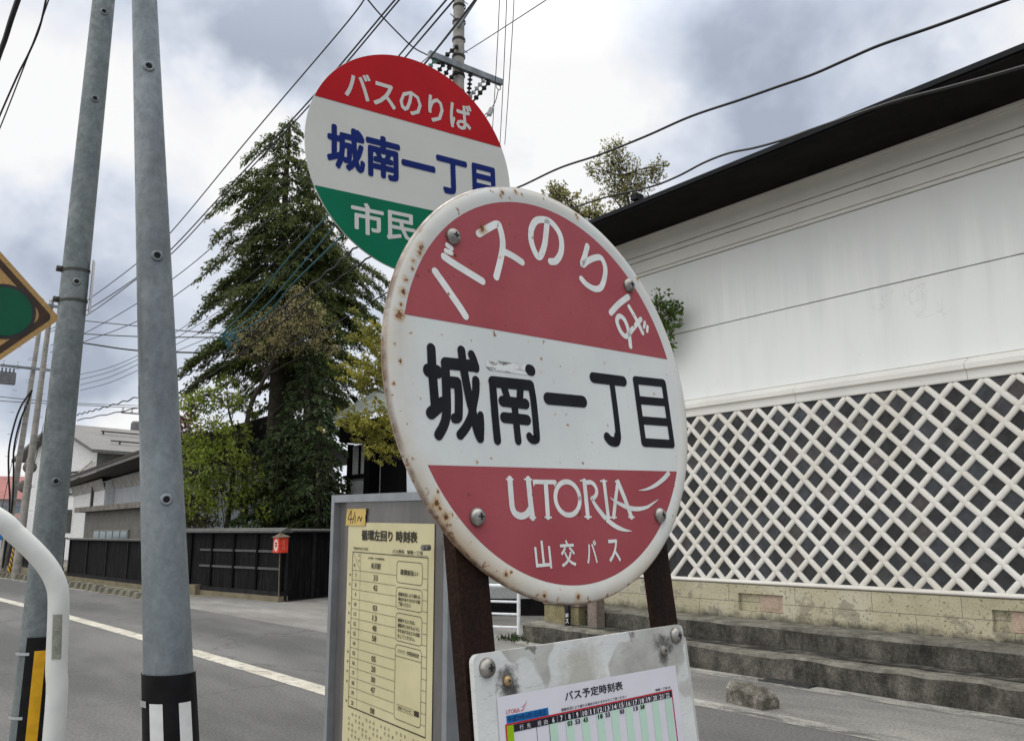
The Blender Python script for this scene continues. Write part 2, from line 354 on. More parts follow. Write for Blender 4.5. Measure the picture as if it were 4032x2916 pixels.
for x0, wd_, am in ((3.35, 0.35, 0.16), (4.75, 0.30, 0.20), (1.9, 0.4, 0.13), (5.75, 0.3, 0.12)):
    t_ = m.math('ABSOLUTE', m.math('SUBTRACT', m.math('ADD', lane, m.math('MULTIPLY', m.noise(0.5, 4), 0.3)), x0 + 0.15)); c = m.mix(m.math('MULTIPLY', m.ramp(m.math('DIVIDE', t_, wd_ * 2), (0.0, 1.0), (0.55, 0.0)), am), c, (0.045, 0.045, 0.046))
m.color(c).bump(m.noise(120, 3, 0.7), 0.5, 0.006)
g = MB(); ribbon(g, -4.6, 2.35, ys, 0.0); kind(g.build('road', m.m), 'structure')
# dusty strip along the far edge and the forecourt before the gate
m = Mat('old_asphalt', 0.92)
c = m.ramp(m.noise(0.9, 7, 0.65, m.co((1.5, 0.5, 1))), (0.25, (0.15, 0.145, 0.138)), (0.55, (0.21, 0.205, 0.195)), (0.8, (0.27, 0.262, 0.245)))
c = m.mix(1.0, c, m.ramp(m.noise(40, 6, 0.85, gain=2.6), (0.15, 0.5), (0.5, 1.0), (0.85, 1.5)), 'MULTIPLY')
m.color(c).bump(m.noise(90, 3, 0.7), 0.5, 0.006); old = m.m
g = MB()
for a, b in zip(ys[:-1], ys[1:]):
    if b <= 21: g.quad((road_x(a) + 2.35, a, 0.0), (14, a, 0.0), (14, b, 0.0), (road_x(b) + 2.35, b, 0.0))
kind(g.build('roadside', old), 'structure')
m = Mat('worn_line', 0.85)
worn = m.ramp(m.noise(9, 8, 0.8, m.co((1.0, 0.6, 1))), (0.30, 0.0), (0.44, 1.0))
c = m.mix(worn, (0.16, 0.16, 0.155), m.ramp(m.noise(2.0, 5), (0.3, (0.38, 0.36, 0.30)), (0.7, (0.52, 0.495, 0.43))))
m.color(m.mix(1.0, c, m.ramp(m.noise(80, 2, 0.7), (0.3, 0.75), (0.7, 1.15)), 'MULTIPLY')).bump(m.noise(60, 4), 0.4, 0.005)
g = MB(); ribbon(g, -0.115, 0.115, ys, 0.004); kind(g.build('centre_line', m.m), 'structure')
m = Mat('dust', 0.95)
c = m.ramp(m.noise(1.2, 8, 0.7, m.co((2, 0.6, 1))), (0.3, (0.25, 0.245, 0.23)), (0.7, (0.46, 0.45, 0.41)))
m.color(m.mix(1.0, c, m.ramp(m.noise(70, 2, 0.7), (0.3, 0.7), (0.7, 1.25)), 'MULTIPLY')); dust = m.m
al = m.ramp(m.noise(3.0, 8, 0.75, m.co((1.0, 0.45, 1))), (0.30, 0.0), (0.55, 0.85)); m.L.new(al, m.b.inputs['Alpha'])
g = MB(); ribbon(g, 2.20, 2.44, ys[:6], 0.004); ribbon(g, 2.28, 2.36, ys[10:14], 0.004); kind(g.build('edge_line', dust), 'structure')
# pavement on this side, under the signs
pv = plain('pavement', (0.20, 0.195, 0.185), 0.9, 0.15, 3, fine=60, bump=0.2)
g = MB(); g.quad((-8, -20, 0.006), (1.5, -20, 0.006), (1.5, 3.0, 0.006), (-8, 3.0, 0.006)); g.quad((-8, 3.0, 0.006), (1.5, 3.0, 0.006), (-0.9, 20, 0.006), (-8, 20, 0.006))
kind(g.build('pavement', pv), 'structure')
# the two old stone steps before the storehouse
m = Mat('step_stone', 0.9, 0, 0.2)
c = m.ramp(m.noise(2.6, 9, 0.75), (0.15, (0.026, 0.024, 0.020)), (0.45, (0.066, 0.062, 0.053)), (0.65, (0.100, 0.094, 0.080)), (0.92, (0.17, 0.158, 0.13)))
st = m.ramp(m.noise(3.5, 7, 0.75, m.co((1, 1, 0.5))), (0.25, 0.45), (0.5, 1.1), (0.8, 1.5))
c = m.mix(0.9, c, st, 'MULTIPLY')
c = m.mix(1.0, c, m.ramp(m.noise(45, 6, 0.85, gain=2.4), (0.15, 0.5), (0.5, 1.0), (0.85, 1.55)), 'MULTIPLY')
br = m.N.new('ShaderNodeTexBrick'); cb = m.N.new('ShaderNodeCombineXYZ'); sx = m.sep(); m.L.new(sx['Y'], cb.inputs[0]); m.L.new(sx['Z'], cb.inputs[1])
m.L.new(cb.outputs[0], br.inputs['Vector']); br.inputs['Scale'].default_value = 1.0; br.inputs['Brick Width'].default_value = 1.45; br.inputs['Row Height'].default_value = 0.27; br.offset_frequency = 2; br.inputs['Mortar Size'].default_value = 0.006; br.offset = 0.37
c = m.mix(m.math('MULTIPLY', br.outputs['Fac'], 0.4), c, (0.03, 0.03, 0.028))
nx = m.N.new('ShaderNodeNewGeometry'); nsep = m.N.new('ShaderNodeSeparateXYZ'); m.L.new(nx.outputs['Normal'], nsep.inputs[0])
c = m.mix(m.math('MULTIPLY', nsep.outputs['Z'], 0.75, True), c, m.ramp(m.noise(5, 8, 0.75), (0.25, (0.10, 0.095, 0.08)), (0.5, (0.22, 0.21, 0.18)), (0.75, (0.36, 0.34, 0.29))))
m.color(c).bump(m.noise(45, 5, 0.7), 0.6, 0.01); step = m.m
def rough_prism(mb, x0, x1, y0, y1, z0, z1, n, amp, seed):     # a long stone with a worn, wavering front edge
    r = random.Random(seed); ring = []
    for k in range(n + 1):
        y = y0 + (y1 - y0) * k / n; e = r.uniform(-amp, amp); q = r.uniform(-amp, amp)
        i = len(mb.v); mb.v += [(x0 + e, y, z0), (x0 + e * 0.6, y, z1 - 0.03 + q), (x0 + 0.03 + e, y, z1 + q * 0.4), (x1, y, z1), (x1, y, z0)]; ring.append(i)
    for a, b in zip(ring[:-1], ring[1:]):
        for k in range(4): mb.f.append((a + k, b + k, b + k + 1, a + k + 1))
    for a in (ring[0], ring[-1]): mb.f.append(tuple(a + k for k in range(5)))
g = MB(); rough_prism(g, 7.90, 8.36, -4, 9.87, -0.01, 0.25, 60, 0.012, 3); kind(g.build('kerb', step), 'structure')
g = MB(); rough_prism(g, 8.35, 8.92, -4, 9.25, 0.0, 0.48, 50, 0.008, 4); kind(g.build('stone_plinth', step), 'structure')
gut = plain('gutter', (0.05, 0.05, 0.048), 0.9, 0.4, 5)
g = MB(); g.quad((8.13, -4, 0.256), (8.36, -4, 0.256), (8.36, 9.2, 0.256), (8.13, 9.2, 0.256))
m = Mat('moss_dirt', 0.95); m.color(m.ramp(m.noise(5, 7, 0.75), (0.3, (0.012, 0.012, 0.008)), (0.5, (0.045, 0.042, 0.034)), (0.75, (0.17, 0.16, 0.135))))
kind(g.build('gutter', m.m), 'structure')
g = MB(); g.quad((7.62, -4, 0.004), (7.88, -4, 0.004), (7.88, 9.9, 0.004), (7.62, 9.9, 0.004)); kind(g.build('gutter_strip', dust), 'structure')
# ================================================================ the white storehouse
WY0, WY1 = -5.0, 9.6
plast = Mat('white_plaster', 0.75)
c = plast.ramp(plast.noise(0.7, 6, 0.6), (0.2, (0.835, 0.855, 0.835)), (0.8, (0.87, 0.88, 0.86)))
c = plast.mix(0.55, c, plast.ramp(plast.noise(1.3, 6, 0.62, plast.co((1, 2.4, 0.22))), (0.25, 0.93), (0.55, 1.0)), 'MULTIPLY')
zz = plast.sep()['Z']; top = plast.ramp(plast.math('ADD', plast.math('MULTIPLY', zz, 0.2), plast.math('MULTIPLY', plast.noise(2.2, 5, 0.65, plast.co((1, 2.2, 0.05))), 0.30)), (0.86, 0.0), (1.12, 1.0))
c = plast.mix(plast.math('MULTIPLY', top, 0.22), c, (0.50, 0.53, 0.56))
v2 = plast.N.new('ShaderNodeTexVoronoi'); v2.feature = 'DISTANCE_TO_EDGE'; v2.inputs['Scale'].default_value = 0.55
wv = plast.N.new('ShaderNodeVectorMath'); wv.operation = 'ADD'; plast.L.new(plast.tc.outputs['Object'], wv.inputs[0]); plast.L.new(plast.noise(2.5, 5, 0.65, None, 0, 'Color'), wv.inputs[1]); plast.L.new(wv.outputs[0], v2.inputs['Vector'])
ck = plast.math('MULTIPLY', plast.ramp(v2.outputs['Distance'], (0.0, 1.0), (0.004, 0.0)), plast.ramp(plast.noise(0.8, 2), (0.55, 0.0), (0.62, 0.35)))
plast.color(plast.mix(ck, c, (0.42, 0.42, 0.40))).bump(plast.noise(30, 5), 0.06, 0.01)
trim = plain('plaster_trim', (0.77, 0.76, 0.715), 0.75, 0.04, 1.2)
H = thing('storehouse', 'white plaster storehouse with diamond tile lattice and black eave across the road', 'storehouse', (8.9, 2.3, 0.47))
def hb(mb, name, mat, smooth=False):
    for i, p in enumerate(mb.v): mb.v[i] = (p[0] - 8.9, p[1] - 2.3, p[2] - 0.47)
    return mb.build(name, mat, H, smooth)
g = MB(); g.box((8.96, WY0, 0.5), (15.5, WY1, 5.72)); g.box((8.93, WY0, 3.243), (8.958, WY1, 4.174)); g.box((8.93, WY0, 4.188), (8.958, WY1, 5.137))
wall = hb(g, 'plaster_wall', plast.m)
g = MB()
for x, z0, z1 in ((8.915, 5.150, 5.190), (8.905, 5.199, 5.362), (8.89, 5.374, 5.437), (8.875, 5.450, 5.660), (8.845, 5.668, 5.705)): g.box((x, WY0, z0), (8.957, WY1, z1))
hb(g, 'cornice', trim)
m = Mat('groove', 0.9); m.color(m.ramp(m.noise(3, 4), (0.3, (0.30, 0.29, 0.24)), (0.7, (0.42, 0.40, 0.34))))
g = MB(); g.box((8.951, WY0, 5.14), (8.955, WY1, 5.70)); g.box((8.950, WY0, 4.176), (8.954, WY1, 4.186)); hb(g, 'groove', m.m)
g = MB(); prof = [(8.962, 3.005), (8.875, 3.005), (8.870, 3.02), (8.868, 3.10), (8.850, 3.104), (8.826, 3.112), (8.824, 3.165), (8.93, 3.238), (8.962, 3.24)]
for y0, y1 in zip([WY0, 1.7, 3.92, 5.9, 7.62], [1.694, 3.914, 5.894, 7.614, WY1]):
    i = len(g.v)
    for y in (y0, y1): g.v += [(x, y, z) for x, z in prof]
    n = len(prof)
    for k in range(n - 1): g.f.append((i + k, i + n + k, i + n + k + 1, i + k + 1))
    g.f.append(tuple(i + k for k in range(n))); g.f.append(tuple(i + n + k for k in range(n))[::-1])
hb(g, 'ledge', trim)
# tiles laid on the diamond, raised plaster joints over them
m = Mat('wall_tile', 0.6, 0, 0.3)
sx = m.sep(); a = m.math('MULTIPLY', m.math('ADD', m.math('SUBTRACT', sx['Y'], 4.22 - 2.3), m.math('SUBTRACT', sx['Z'], 2.85 - 0.47)), 1 / 0.30)
b = m.math('MULTIPLY', m.math('SUBTRACT', m.math('SUBTRACT', sx['Y'], 4.22 - 2.3), m.math('SUBTRACT', sx['Z'], 2.85 - 0.47)), 1 / 0.30)
cbn = m.N.new('ShaderNodeCombineXYZ'); m.L.new(m.math('FLOOR', a), cbn.inputs[0]); m.L.new(m.math('FLOOR', b), cbn.inputs[1])
wn = m.N.new('ShaderNodeTexWhiteNoise'); m.L.new(cbn.outputs[0], wn.inputs['Vector'])
c = m.ramp(wn.outputs['Value'], (0.0, (0.018, 0.018, 0.018)), (0.5, (0.032, 0.033, 0.036)), (0.8, (0.044, 0.049, 0.057)), (1.0, (0.060, 0.054, 0.052)))
c = m.mix(0.85, c, m.ramp(m.noise(8, 7, 0.7), (0.2, 0.75), (0.5, 1.05), (0.85, 1.7)), 'MULTIPLY')
m.color(c).rough(m.ramp(m.noise(9, 5), (0.3, 0.35), (0.7, 0.7))).bump(m.noise(22, 5, 0.6), 0.25, 0.01)
g = MB(); g.box((8.90, WY0, 0.886), (8.959, WY1, 3.004)); hb(g, 'tile_face', m.m)
g = MB(); LZ0, LZ1, PW, PH = 0.925, 2.985, 0.0328, 0.022
prof = [(-PW, 0.002), (-PW * 0.9, -PH * 0.6), (-PW * 0.6, -PH * 0.94), (0, -PH), (PW * 0.6, -PH * 0.94), (PW * 0.9, -PH * 0.6), (PW, 0.002)]
for s in (1, -1):
    for k in range(-46, 46):
        # the line z = 2.85 + s (y - 4.22) + 0.30 k, cut to the lattice field
        za, zb = LZ0, LZ1; ya, yb = 4.22 + (za - 2.85 - 0.30 * k) / s, 4.22 + (zb - 2.85 - 0.30 * k) / s
        if max(ya, yb) > WY1 - 0.04 or min(ya, yb) < -1.2: continue
        d = Vector((0, yb - ya, zb - za)).normalized(); w = Vector((0, -d.z, d.y)); i = len(g.v); lift = -0.0012 if s > 0 else 0
        ends = [(0.0, 1.0), (1.0, 1.0)]
        A, B = Vector((8.90, ya, za)), Vector((8.90, yb, zb)); Lg = (B - A).length
        st_ = [(-0.020, 0.30), (-0.012, 0.72), (0.004, 1.0), (Lg - 0.004, 1.0), (Lg + 0.012, 0.72), (Lg + 0.020, 0.30)]
        nmid = max(2, int(Lg / 0.106)); st_ = st_[:3] + [(Lg * k2 / nmid, 1.0 + rnd.uniform(-.06, .05)) for k2 in range(1, nmid)] + st_[3:]
        for t, q in st_:
            wq = rnd.uniform(-.0022, .0022)
            for pu, px in prof: g.v.append(tuple(A + d * t + w * (pu * q + wq) + Vector((px * q + lift, 0, 0))))
        for e in range(len(st_) - 1):
            for j in range(6): g.f.append((i + e * 7 + j, i + e * 7 + j + 1, i + e * 7 + 8 + j, i + e * 7 + 7 + j))
joint = Mat('plaster_joint', 0.7)
c = joint.ramp(joint.noise(1.1, 6, 0.65), (0.15, (0.64, 0.60, 0.52)), (0.5, (0.72, 0.695, 0.64)), (0.85, (0.77, 0.75, 0.705)))
seam = joint.sep(); sa = joint.math('ABSOLUTE', joint.math('SUBTRACT', joint.math('FRACT', joint.math('MULTIPLY', joint.math('SUBTRACT', seam['Y'], 1.92), 1 / 0.15)), 0.5)); sb = joint.math('ABSOLUTE', joint.math('SUBTRACT', joint.math('FRACT', joint.math('MULTIPLY', joint.math('SUBTRACT', seam['Z'], 2.38), 1 / 0.15)), 0.5))
line = joint.math('MAXIMUM', joint.ramp(sa, (0.485, 0.0), (0.497, 1.0)), joint.ramp(sb, (0.485, 0.0), (0.497, 1.0)))
c = joint.mix(joint.math('MULTIPLY', line, 0.35), c, (0.42, 0.38, 0.31))
joint.color(c).bump(joint.noise(40, 4), 0.08, 0.01)
hb(g, 'plaster_joints', joint.m, 'all')
g = MB(); i = len(g.v); prof = [(8.90, 0.932), (8.872, 0.930), (8.852, 0.917), (8.846, 0.902), (8.852, 0.889), (8.90, 0.885)]
for y in (WY0, WY1): g.v += [(x, y, z) for x, z in prof]
for k in range(5): g.f.append((i + k, i + 6 + k, i + 7 + k, i + k + 1))
g.f.append(tuple(i + k for k in range(6))); hb(g, 'sill', joint.m, 'all')
# stone footing
m = Mat('footing_stone', 0.9)
c = m.ramp(m.noise(1.6, 7, 0.65), (0.15, (0.37, 0.34, 0.23)), (0.5, (0.50, 0.46, 0.32)), (0.85, (0.58, 0.55, 0.43)))
pit = m.ramp(m.noise(30, 3, 0.7, gain=1), (0.60, 0.0), (0.65, 0.85)); c = m.mix(pit, c, (0.14, 0.115, 0.07))
blot = m.ramp(m.noise(3.2, 5, 0.7), (0.62, 0.0), (0.72, 0.6)); c = m.mix(blot, c, (0.19, 0.165, 0.125))
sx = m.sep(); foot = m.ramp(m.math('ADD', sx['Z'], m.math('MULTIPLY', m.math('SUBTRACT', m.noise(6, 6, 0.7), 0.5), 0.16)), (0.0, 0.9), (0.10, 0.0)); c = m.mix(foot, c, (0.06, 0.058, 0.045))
br = m.N.new('ShaderNodeTexBrick'); cb = m.N.new('ShaderNodeCombineXYZ'); m.L.new(sx['Y'], cb.inputs[0]); m.L.new(m.math('ADD', sx['Z'], 0.0), cb.inputs[1]); m.L.new(cb.outputs[0], br.inputs['Vector'])
br.inputs['Scale'].default_value = 1.0; br.inputs['Brick Width'].default_value = 0.94; br.inputs['Row Height'].default_value = 0.205; br.inputs['Mortar Size'].default_value = 0.004
c = m.mix(m.math('MULTIPLY', br.outputs['Fac'], 0.75), c, (0.10, 0.09, 0.06))
m.color(c).bump(m.math('ADD', m.noise(40, 5, 0.7), m.math('MULTIPLY', pit, -0.8)), 0.6, 0.012); foots = m.m
VENTS = ((3.28, 3.90), (6.23, 6.86))
g = MB(); FX = 8.862
for z0, z1 in ((0.472, 0.57), (0.775, 0.884)): g.box((FX, WY0, z0), (8.958, WY1, z1))
for y0, y1 in ((WY0, 3.28), (3.90, 6.23), (6.86, WY1)): g.box((FX, y0, 0.5705), (8.957, y1, 0.7745))
hb(g, 'footing', foots)
pk = plain('vent_panel', (0.43, 0.33, 0.255), 0.85, 0.12, 6, fine=50)
for k, (y0, y1) in enumerate(VENTS):
    p0, p1 = (y0 + 0.02, y0 + 0.33) if k == 1 else (y1 - 0.47, y1 - 0.16)
    g = MB(); g.box((8.915, y0 + 0.001, 0.572), (8.955, y1 - 0.001, 0.773)); v = hb(g, 'vent', foots)
    g = MB(); g.box((8.892, p0, 0.577), (8.914, p1, 0.765)); g.box((8.886, p0 + 0.05, 0.605), (8.8915, p1 - 0.05, 0.742)); g.box((8.8835, p0 + 0.075, 0.625), (8.8855, p1 - 0.075, 0.722))
    o = g; q = hb(o, 'vent_panel', pk); q.parent = v
# eave and roof
blk = plain('black_timber', (0.008, 0.007, 0.007), 0.9, 0.3, 3, spec=0.1)
g = MB(); g.quad((8.86, WY0, 5.712), (7.76, WY0, 5.615), (7.76, WY1 + 0.5, 5.615), (8.86, WY1 + 0.5, 5.712))
g.box((7.74, WY0, 5.588), (7.765, WY1 + 0.5, 5.668))
g.quad((8.9, WY1 + 0.001, 5.74), (15.4, WY1 + 0.001, 5.74), (15.4, WY1 + 0.5, 5.74), (8.9, WY1 + 0.5, 5.74)); hb(g, 'eave', blk)
rt = plain('roof_tile', (0.014, 0.015, 0.017), 0.7, 0.3, 2.0, fine=14, spec=0.15)
g = MB()
RZ = 7.6
for (xa, za, xb, zb) in ((7.72, 5.676, 12.2, RZ), (12.2, RZ, 16.7, 5.676)):
    g.quad((xa, WY0, za), (xb, WY0, zb), (xb, WY1 + 0.52, zb), (xa, WY1 + 0.52, za)); g.quad((xa, WY0, za - 0.055), (xa, WY1 + 0.52, za - 0.055), (xb, WY1 + 0.52, zb - 0.055), (xb, WY0, zb - 0.055))
g.quad((7.72, WY0, 5.621), (7.72, WY0, 5.676), (7.72, WY1 + 0.52, 5.676), (7.72, WY1 + 0.52, 5.621))
g.quad((7.72, WY1 + 0.52, 5.621), (7.72, WY1 + 0.52, 5.676), (12.2, WY1 + 0.52, RZ), (12.2, WY1 + 0.52, RZ - 0.055))
g.quad((16.7, WY1 + 0.52, 5.621), (16.7, WY1 + 0.52, 5.676), (12.2, WY1 + 0.52, RZ), (12.2, WY1 + 0.52, RZ - 0.055))
roof = hb(g, 'roof', rt)
g = MB(); g.bar((7.80, 7.35, 5.72), (7.80, 7.35, 5.80), 0.10, 0.14); q = hb(g, 'snow_stop', rt); q.parent = roof
g = MB(); g.quad((8.961, WY1 + 0.002, 5.70), (15.4, WY1 + 0.002, 5.70), (12.2, WY1 + 0.002, RZ - 0.06)); hb(g, 'gable', plast.m)
# small things at the foot of it
conc = plain('rough_concrete', (0.17, 0.16, 0.135), 0.92, 0.35, 7, fine=60, bump=0.7)
m = Mat('stop_block', 0.92); c = m.ramp(m.noise(7, 7, 0.7), (0.3, (0.085, 0.078, 0.06)), (0.55, (0.17, 0.155, 0.125)), (0.72, (0.33, 0.31, 0.27)))
m.color(m.mix(1, c, m.ramp(m.noise(70, 3, 0.7), (0.3, 0.6), (0.7, 1.3)), 'MULTIPLY')).bump(m.noise(30, 5, 0.7), 0.8, 0.015)
b = thing('stone_block', 'lone weathered concrete block on the road edge before the storehouse', 'block', (6.62, 5.02, 0))
b.rotation_euler = (0, 0, R(-8))
g = MB(); n = 10; rr = random.Random(5)
for k in range(n + 1):
    t = -0.21 + 0.44 * k / n; h = 0.165 + 0.02 * math.sin(k * 1.3) - (0.07 if k == 0 else 0.02 if k == 1 else 0); e = rr.uniform(-0.008, 0.008)
    g.v += [(-0.10 + e, t, -0.01), (-0.10 + e, t, h * 0.72), (-0.055 + e, t, h), (0.06, t, h + e * 0.5), (0.105, t, h * 0.7), (0.105, t, -0.01)]
for k in range(n):
    for j in range(5): i = k * 6 + j; g.f.append((i, i + 6, i + 7, i + 1))
g.f += [tuple(range(6)), tuple(n * 6 + k for k in range(6))]; g.build('block', m.m, b)
grate = plain('grate_iron', (0.05, 0.05, 0.05), 0.6, 0.3, 20)
p = gnd(2600 + 770 / 1.584, 1950 + 1178 / 1.584)
t = thing('drain_grate', 'dark slotted drain grate in the road edge below the stone steps', 'grate', (p.x + 0.1, p.y, 0)); t.scale = (0.7, 0.9, 1)
g = MB()
for k in range(6): g.box((-0.14 + k * 0.05, -0.30, 0.006), (-0.115 + k * 0.05, 0.30, 0.018))
g.box((-0.17, -0.33, 0.0), (-0.145, 0.33, 0.019)); g.box((0.135, -0.33, 0.0), (0.16, 0.33, 0.019)); g.build('grating', grate, t)
g = MB(); g.quad((-0.145, -0.32, 0.006), (0.135, -0.32, 0.006), (0.135, 0.32, 0.006), (-0.145, 0.32, 0.006)); g.build('sump', blk, t)
wood = plain('grey_wood', (0.20, 0.165, 0.14), 0.85, 0.25, 4, fine=30)
t = thing('wooden_post', 'square grey wooden post standing on the stone step', 'post', (8.24, 8.72, 0.25)); g = MB(); g.box((-0.075, -0.085, 0), (0.075, 0.085, 1.7)); g.build('shaft', wood, t)
g = MB(); g.box((-0.085, -0.095, 0), (0.085, 0.095, 0.014)); g.build('footing', conc, t)
yst = plain('yellow_stone', (0.24, 0.21, 0.12), 0.9, 0.3, 6, fine=40, bump=0.4)
t = thing('stone_bench', 'mossy yellow stone block with a grey plank on top beside the post', 'stone block', (8.42, 9.42, 0.25)); g = MB(); g.box((-0.19, -0.36, 0), (0.19, 0.36, 0.24)); g.build('block', yst, t); g = MB(); g.box((-0.21, -0.40, 0.25), (0.20, 0.37, 0.32)); g.build('plank', wood, t)
blackp = plain('black_pipe', (0.012, 0.012, 0.013), 0.4, 0.2, 10)
t = thing('marker_pipe', 'bent black pipe with white letters on the stone step', 'pipe', (8.14, 9.18, 0.25))
g = MB(); g.tube(smooth_path([(0, 0, 0), (0, 0, 0.20), (0.0, 0.02, 0.27), (-0.03, 0.08, 0.32), (-0.05, 0.14, 0.335)], 5), 0.042, 14); g.build('pipe', blackp, t, True)
wp = plain('white_paint_mark', (0.75, 0.75, 0.73), 0.6, 0.05, 8)
g = MB(); words(g, 'ま', (-0.026, 0.11, 0.020, 0.165), 0.0455, 0.02); words(g, 'ス', (-0.026, 0.03, 0.020, 0.09), 0.0455, 0.02); o = g.build('lettering', wp, t)
o.matrix_local = Matrix(((0.64, 0, -0.77, 0), (-0.77, 0, -0.64, 0), (0, 1, 0, 0), (0, 0, 0, 1)))
wpipe = plain('white_enamel_pipe', (0.72, 0.74, 0.77), 0.35, 0.05, 10)
t = thing('pipe_railing', 'low white pipe railing with three bars left of the stone steps', 'railing', (8.33, 10.5, 0))
g = MB(); fx, fy = -0.42, 0.62
g.tube(smooth_path([(0, 0, 0), (0, 0, 0.5), (0, 0, 0.60), (fx * .05, fy * .05, 0.675), (fx * .14, fy * .14, 0.70), (fx, fy, 0.70), (2 * fx, 2 * fy, 0.70)], 6), 0.028, 12); g.build('frame_tube', wpipe, t, True)
for z in (0.10, 0.29, 0.47): g = MB(); g.tube([(0, 0, z), (2 * fx, 2 * fy, z)], 0.018, 10); g.build('rail', wpipe, t, True)
g = MB(); g.tube([(2 * fx, 2 * fy, 0), (2 * fx, 2 * fy, 0.70)], 0.028, 12); g.build('post', wpipe, t, True)
# outbuilding past the storehouse: only its foot shows under the signs
grey = plain('grey_plaster', (0.36, 0.37, 0.365), 0.85, 0.12, 3, fine=30)
t = thing('outbuilding', 'grey walled outbuilding with a black base beyond the white railing', 'outbuilding', (10.0, 13.0, 0)); t.rotation_euler = (0, 0, R(-40))
g = MB(); g.box((-0.75, 0, 0.30), (1.6, 3.0, 2.3)); g.build('wall', grey, t); g = MB(); g.box((-0.78, -0.03, 0), (1.63, 3.03, 0.298)); g.build('base', blk, t)
g = MB(); g.box((-0.86, -0.05, 0), (-0.76, 0.06, 2.3)); g.build('corner_post', blk, t)
g = MB(); g.quad((-1.1, -0.4, 2.25), (2.0, -0.4, 2.25), (2.0, 1.6, 2.75), (-1.1, 1.6, 2.75)); g.quad((-1.1, 3.4, 2.25), (2.0, 3.4, 2.25), (2.0, 1.6, 2.75), (-1.1, 1.6, 2.75)); g.build('roof', rt, t)
# ================================================================ the old red and white bus stop sign
def frame_matrix(P, u, v, n, drop):
    P, u, v, n = (Vector(q) for q in (P, u, v, n)); P = P - v * drop
    return Matrix(((u.x, v.x, n.x, P.x), (u.y, v.y, n.y, P.y), (u.z, v.z, n.z, P.z), (0, 0, 0, 1)))
def up(mb, dy):
    mb.v = [(p[0], p[1] + dy, p[2]) for p in mb.v]; return mb
BY = 1.685
red = thing('bus_stop_sign', 'round rusty white bus stop sign with faded red bands on two rusty posts', 'bus stop sign',
            mat=frame_matrix((0.66386, 0.75731, 1.66982), (0.99513, 0.09336, 0.03159), (-0.04151, 0.10624, 0.99347), (0.0894, -0.98995, 0.1096), BY))
RUST_SPOTS = [(-0.0648, 0.2321, 0.0026), (-0.0675, 0.2268, 0.002), (-0.0418, 0.238, 0.0024), (-0.0315, 0.2372, 0.0015), (-0.1947, 0.1349, 0.0036), (-0.1974, 0.1273, 0.003), (-0.2065, 0.1168, 0.0022), (-0.2087, 0.1077, 0.002), (-0.2184, 0.0942, 0.0026), (-0.2226, 0.0796, 0.0034), (-0.2267, 0.0652, 0.0022), (-0.228, 0.0546, 0.004200000000000001), (-0.233, 0.0522, 0.0024), (-0.2317, 0.0052, 0.0022), (-0.2379, 0.0222, 0.0014), (-0.2421, -0.0189, 0.0015), (-0.1018, 0.1766, 0.004200000000000001), (0.0068, 0.241, 0.0012), (0.0658, 0.2339, 0.0026), (0.068, 0.2296, 0.002), (0.1792, 0.1653, 0.0026), (-0.027, 0.0301, 0.0013), (-0.1465, 0.1357, 0.0022), (-0.0501, 0.1776, 0.0012), (-0.0194, 0.1831, 0.001), (-0.2012, 0.1013, 0.0016), (-0.2003, -0.1364, 0.0036), (-0.1971, -0.1419, 0.0024), (-0.1906, -0.1499, 0.0034), (-0.1973, -0.1249, 0.0018), (-0.1411, -0.0944, 0.0014), (0.0239, -0.0915, 0.0012), (-0.1165, -0.2102, 0.0025), (-0.0638, -0.2356, 0.0025), (-0.0124, -0.2421, 0.003), (0.0899, -0.2339, 0.0025)]
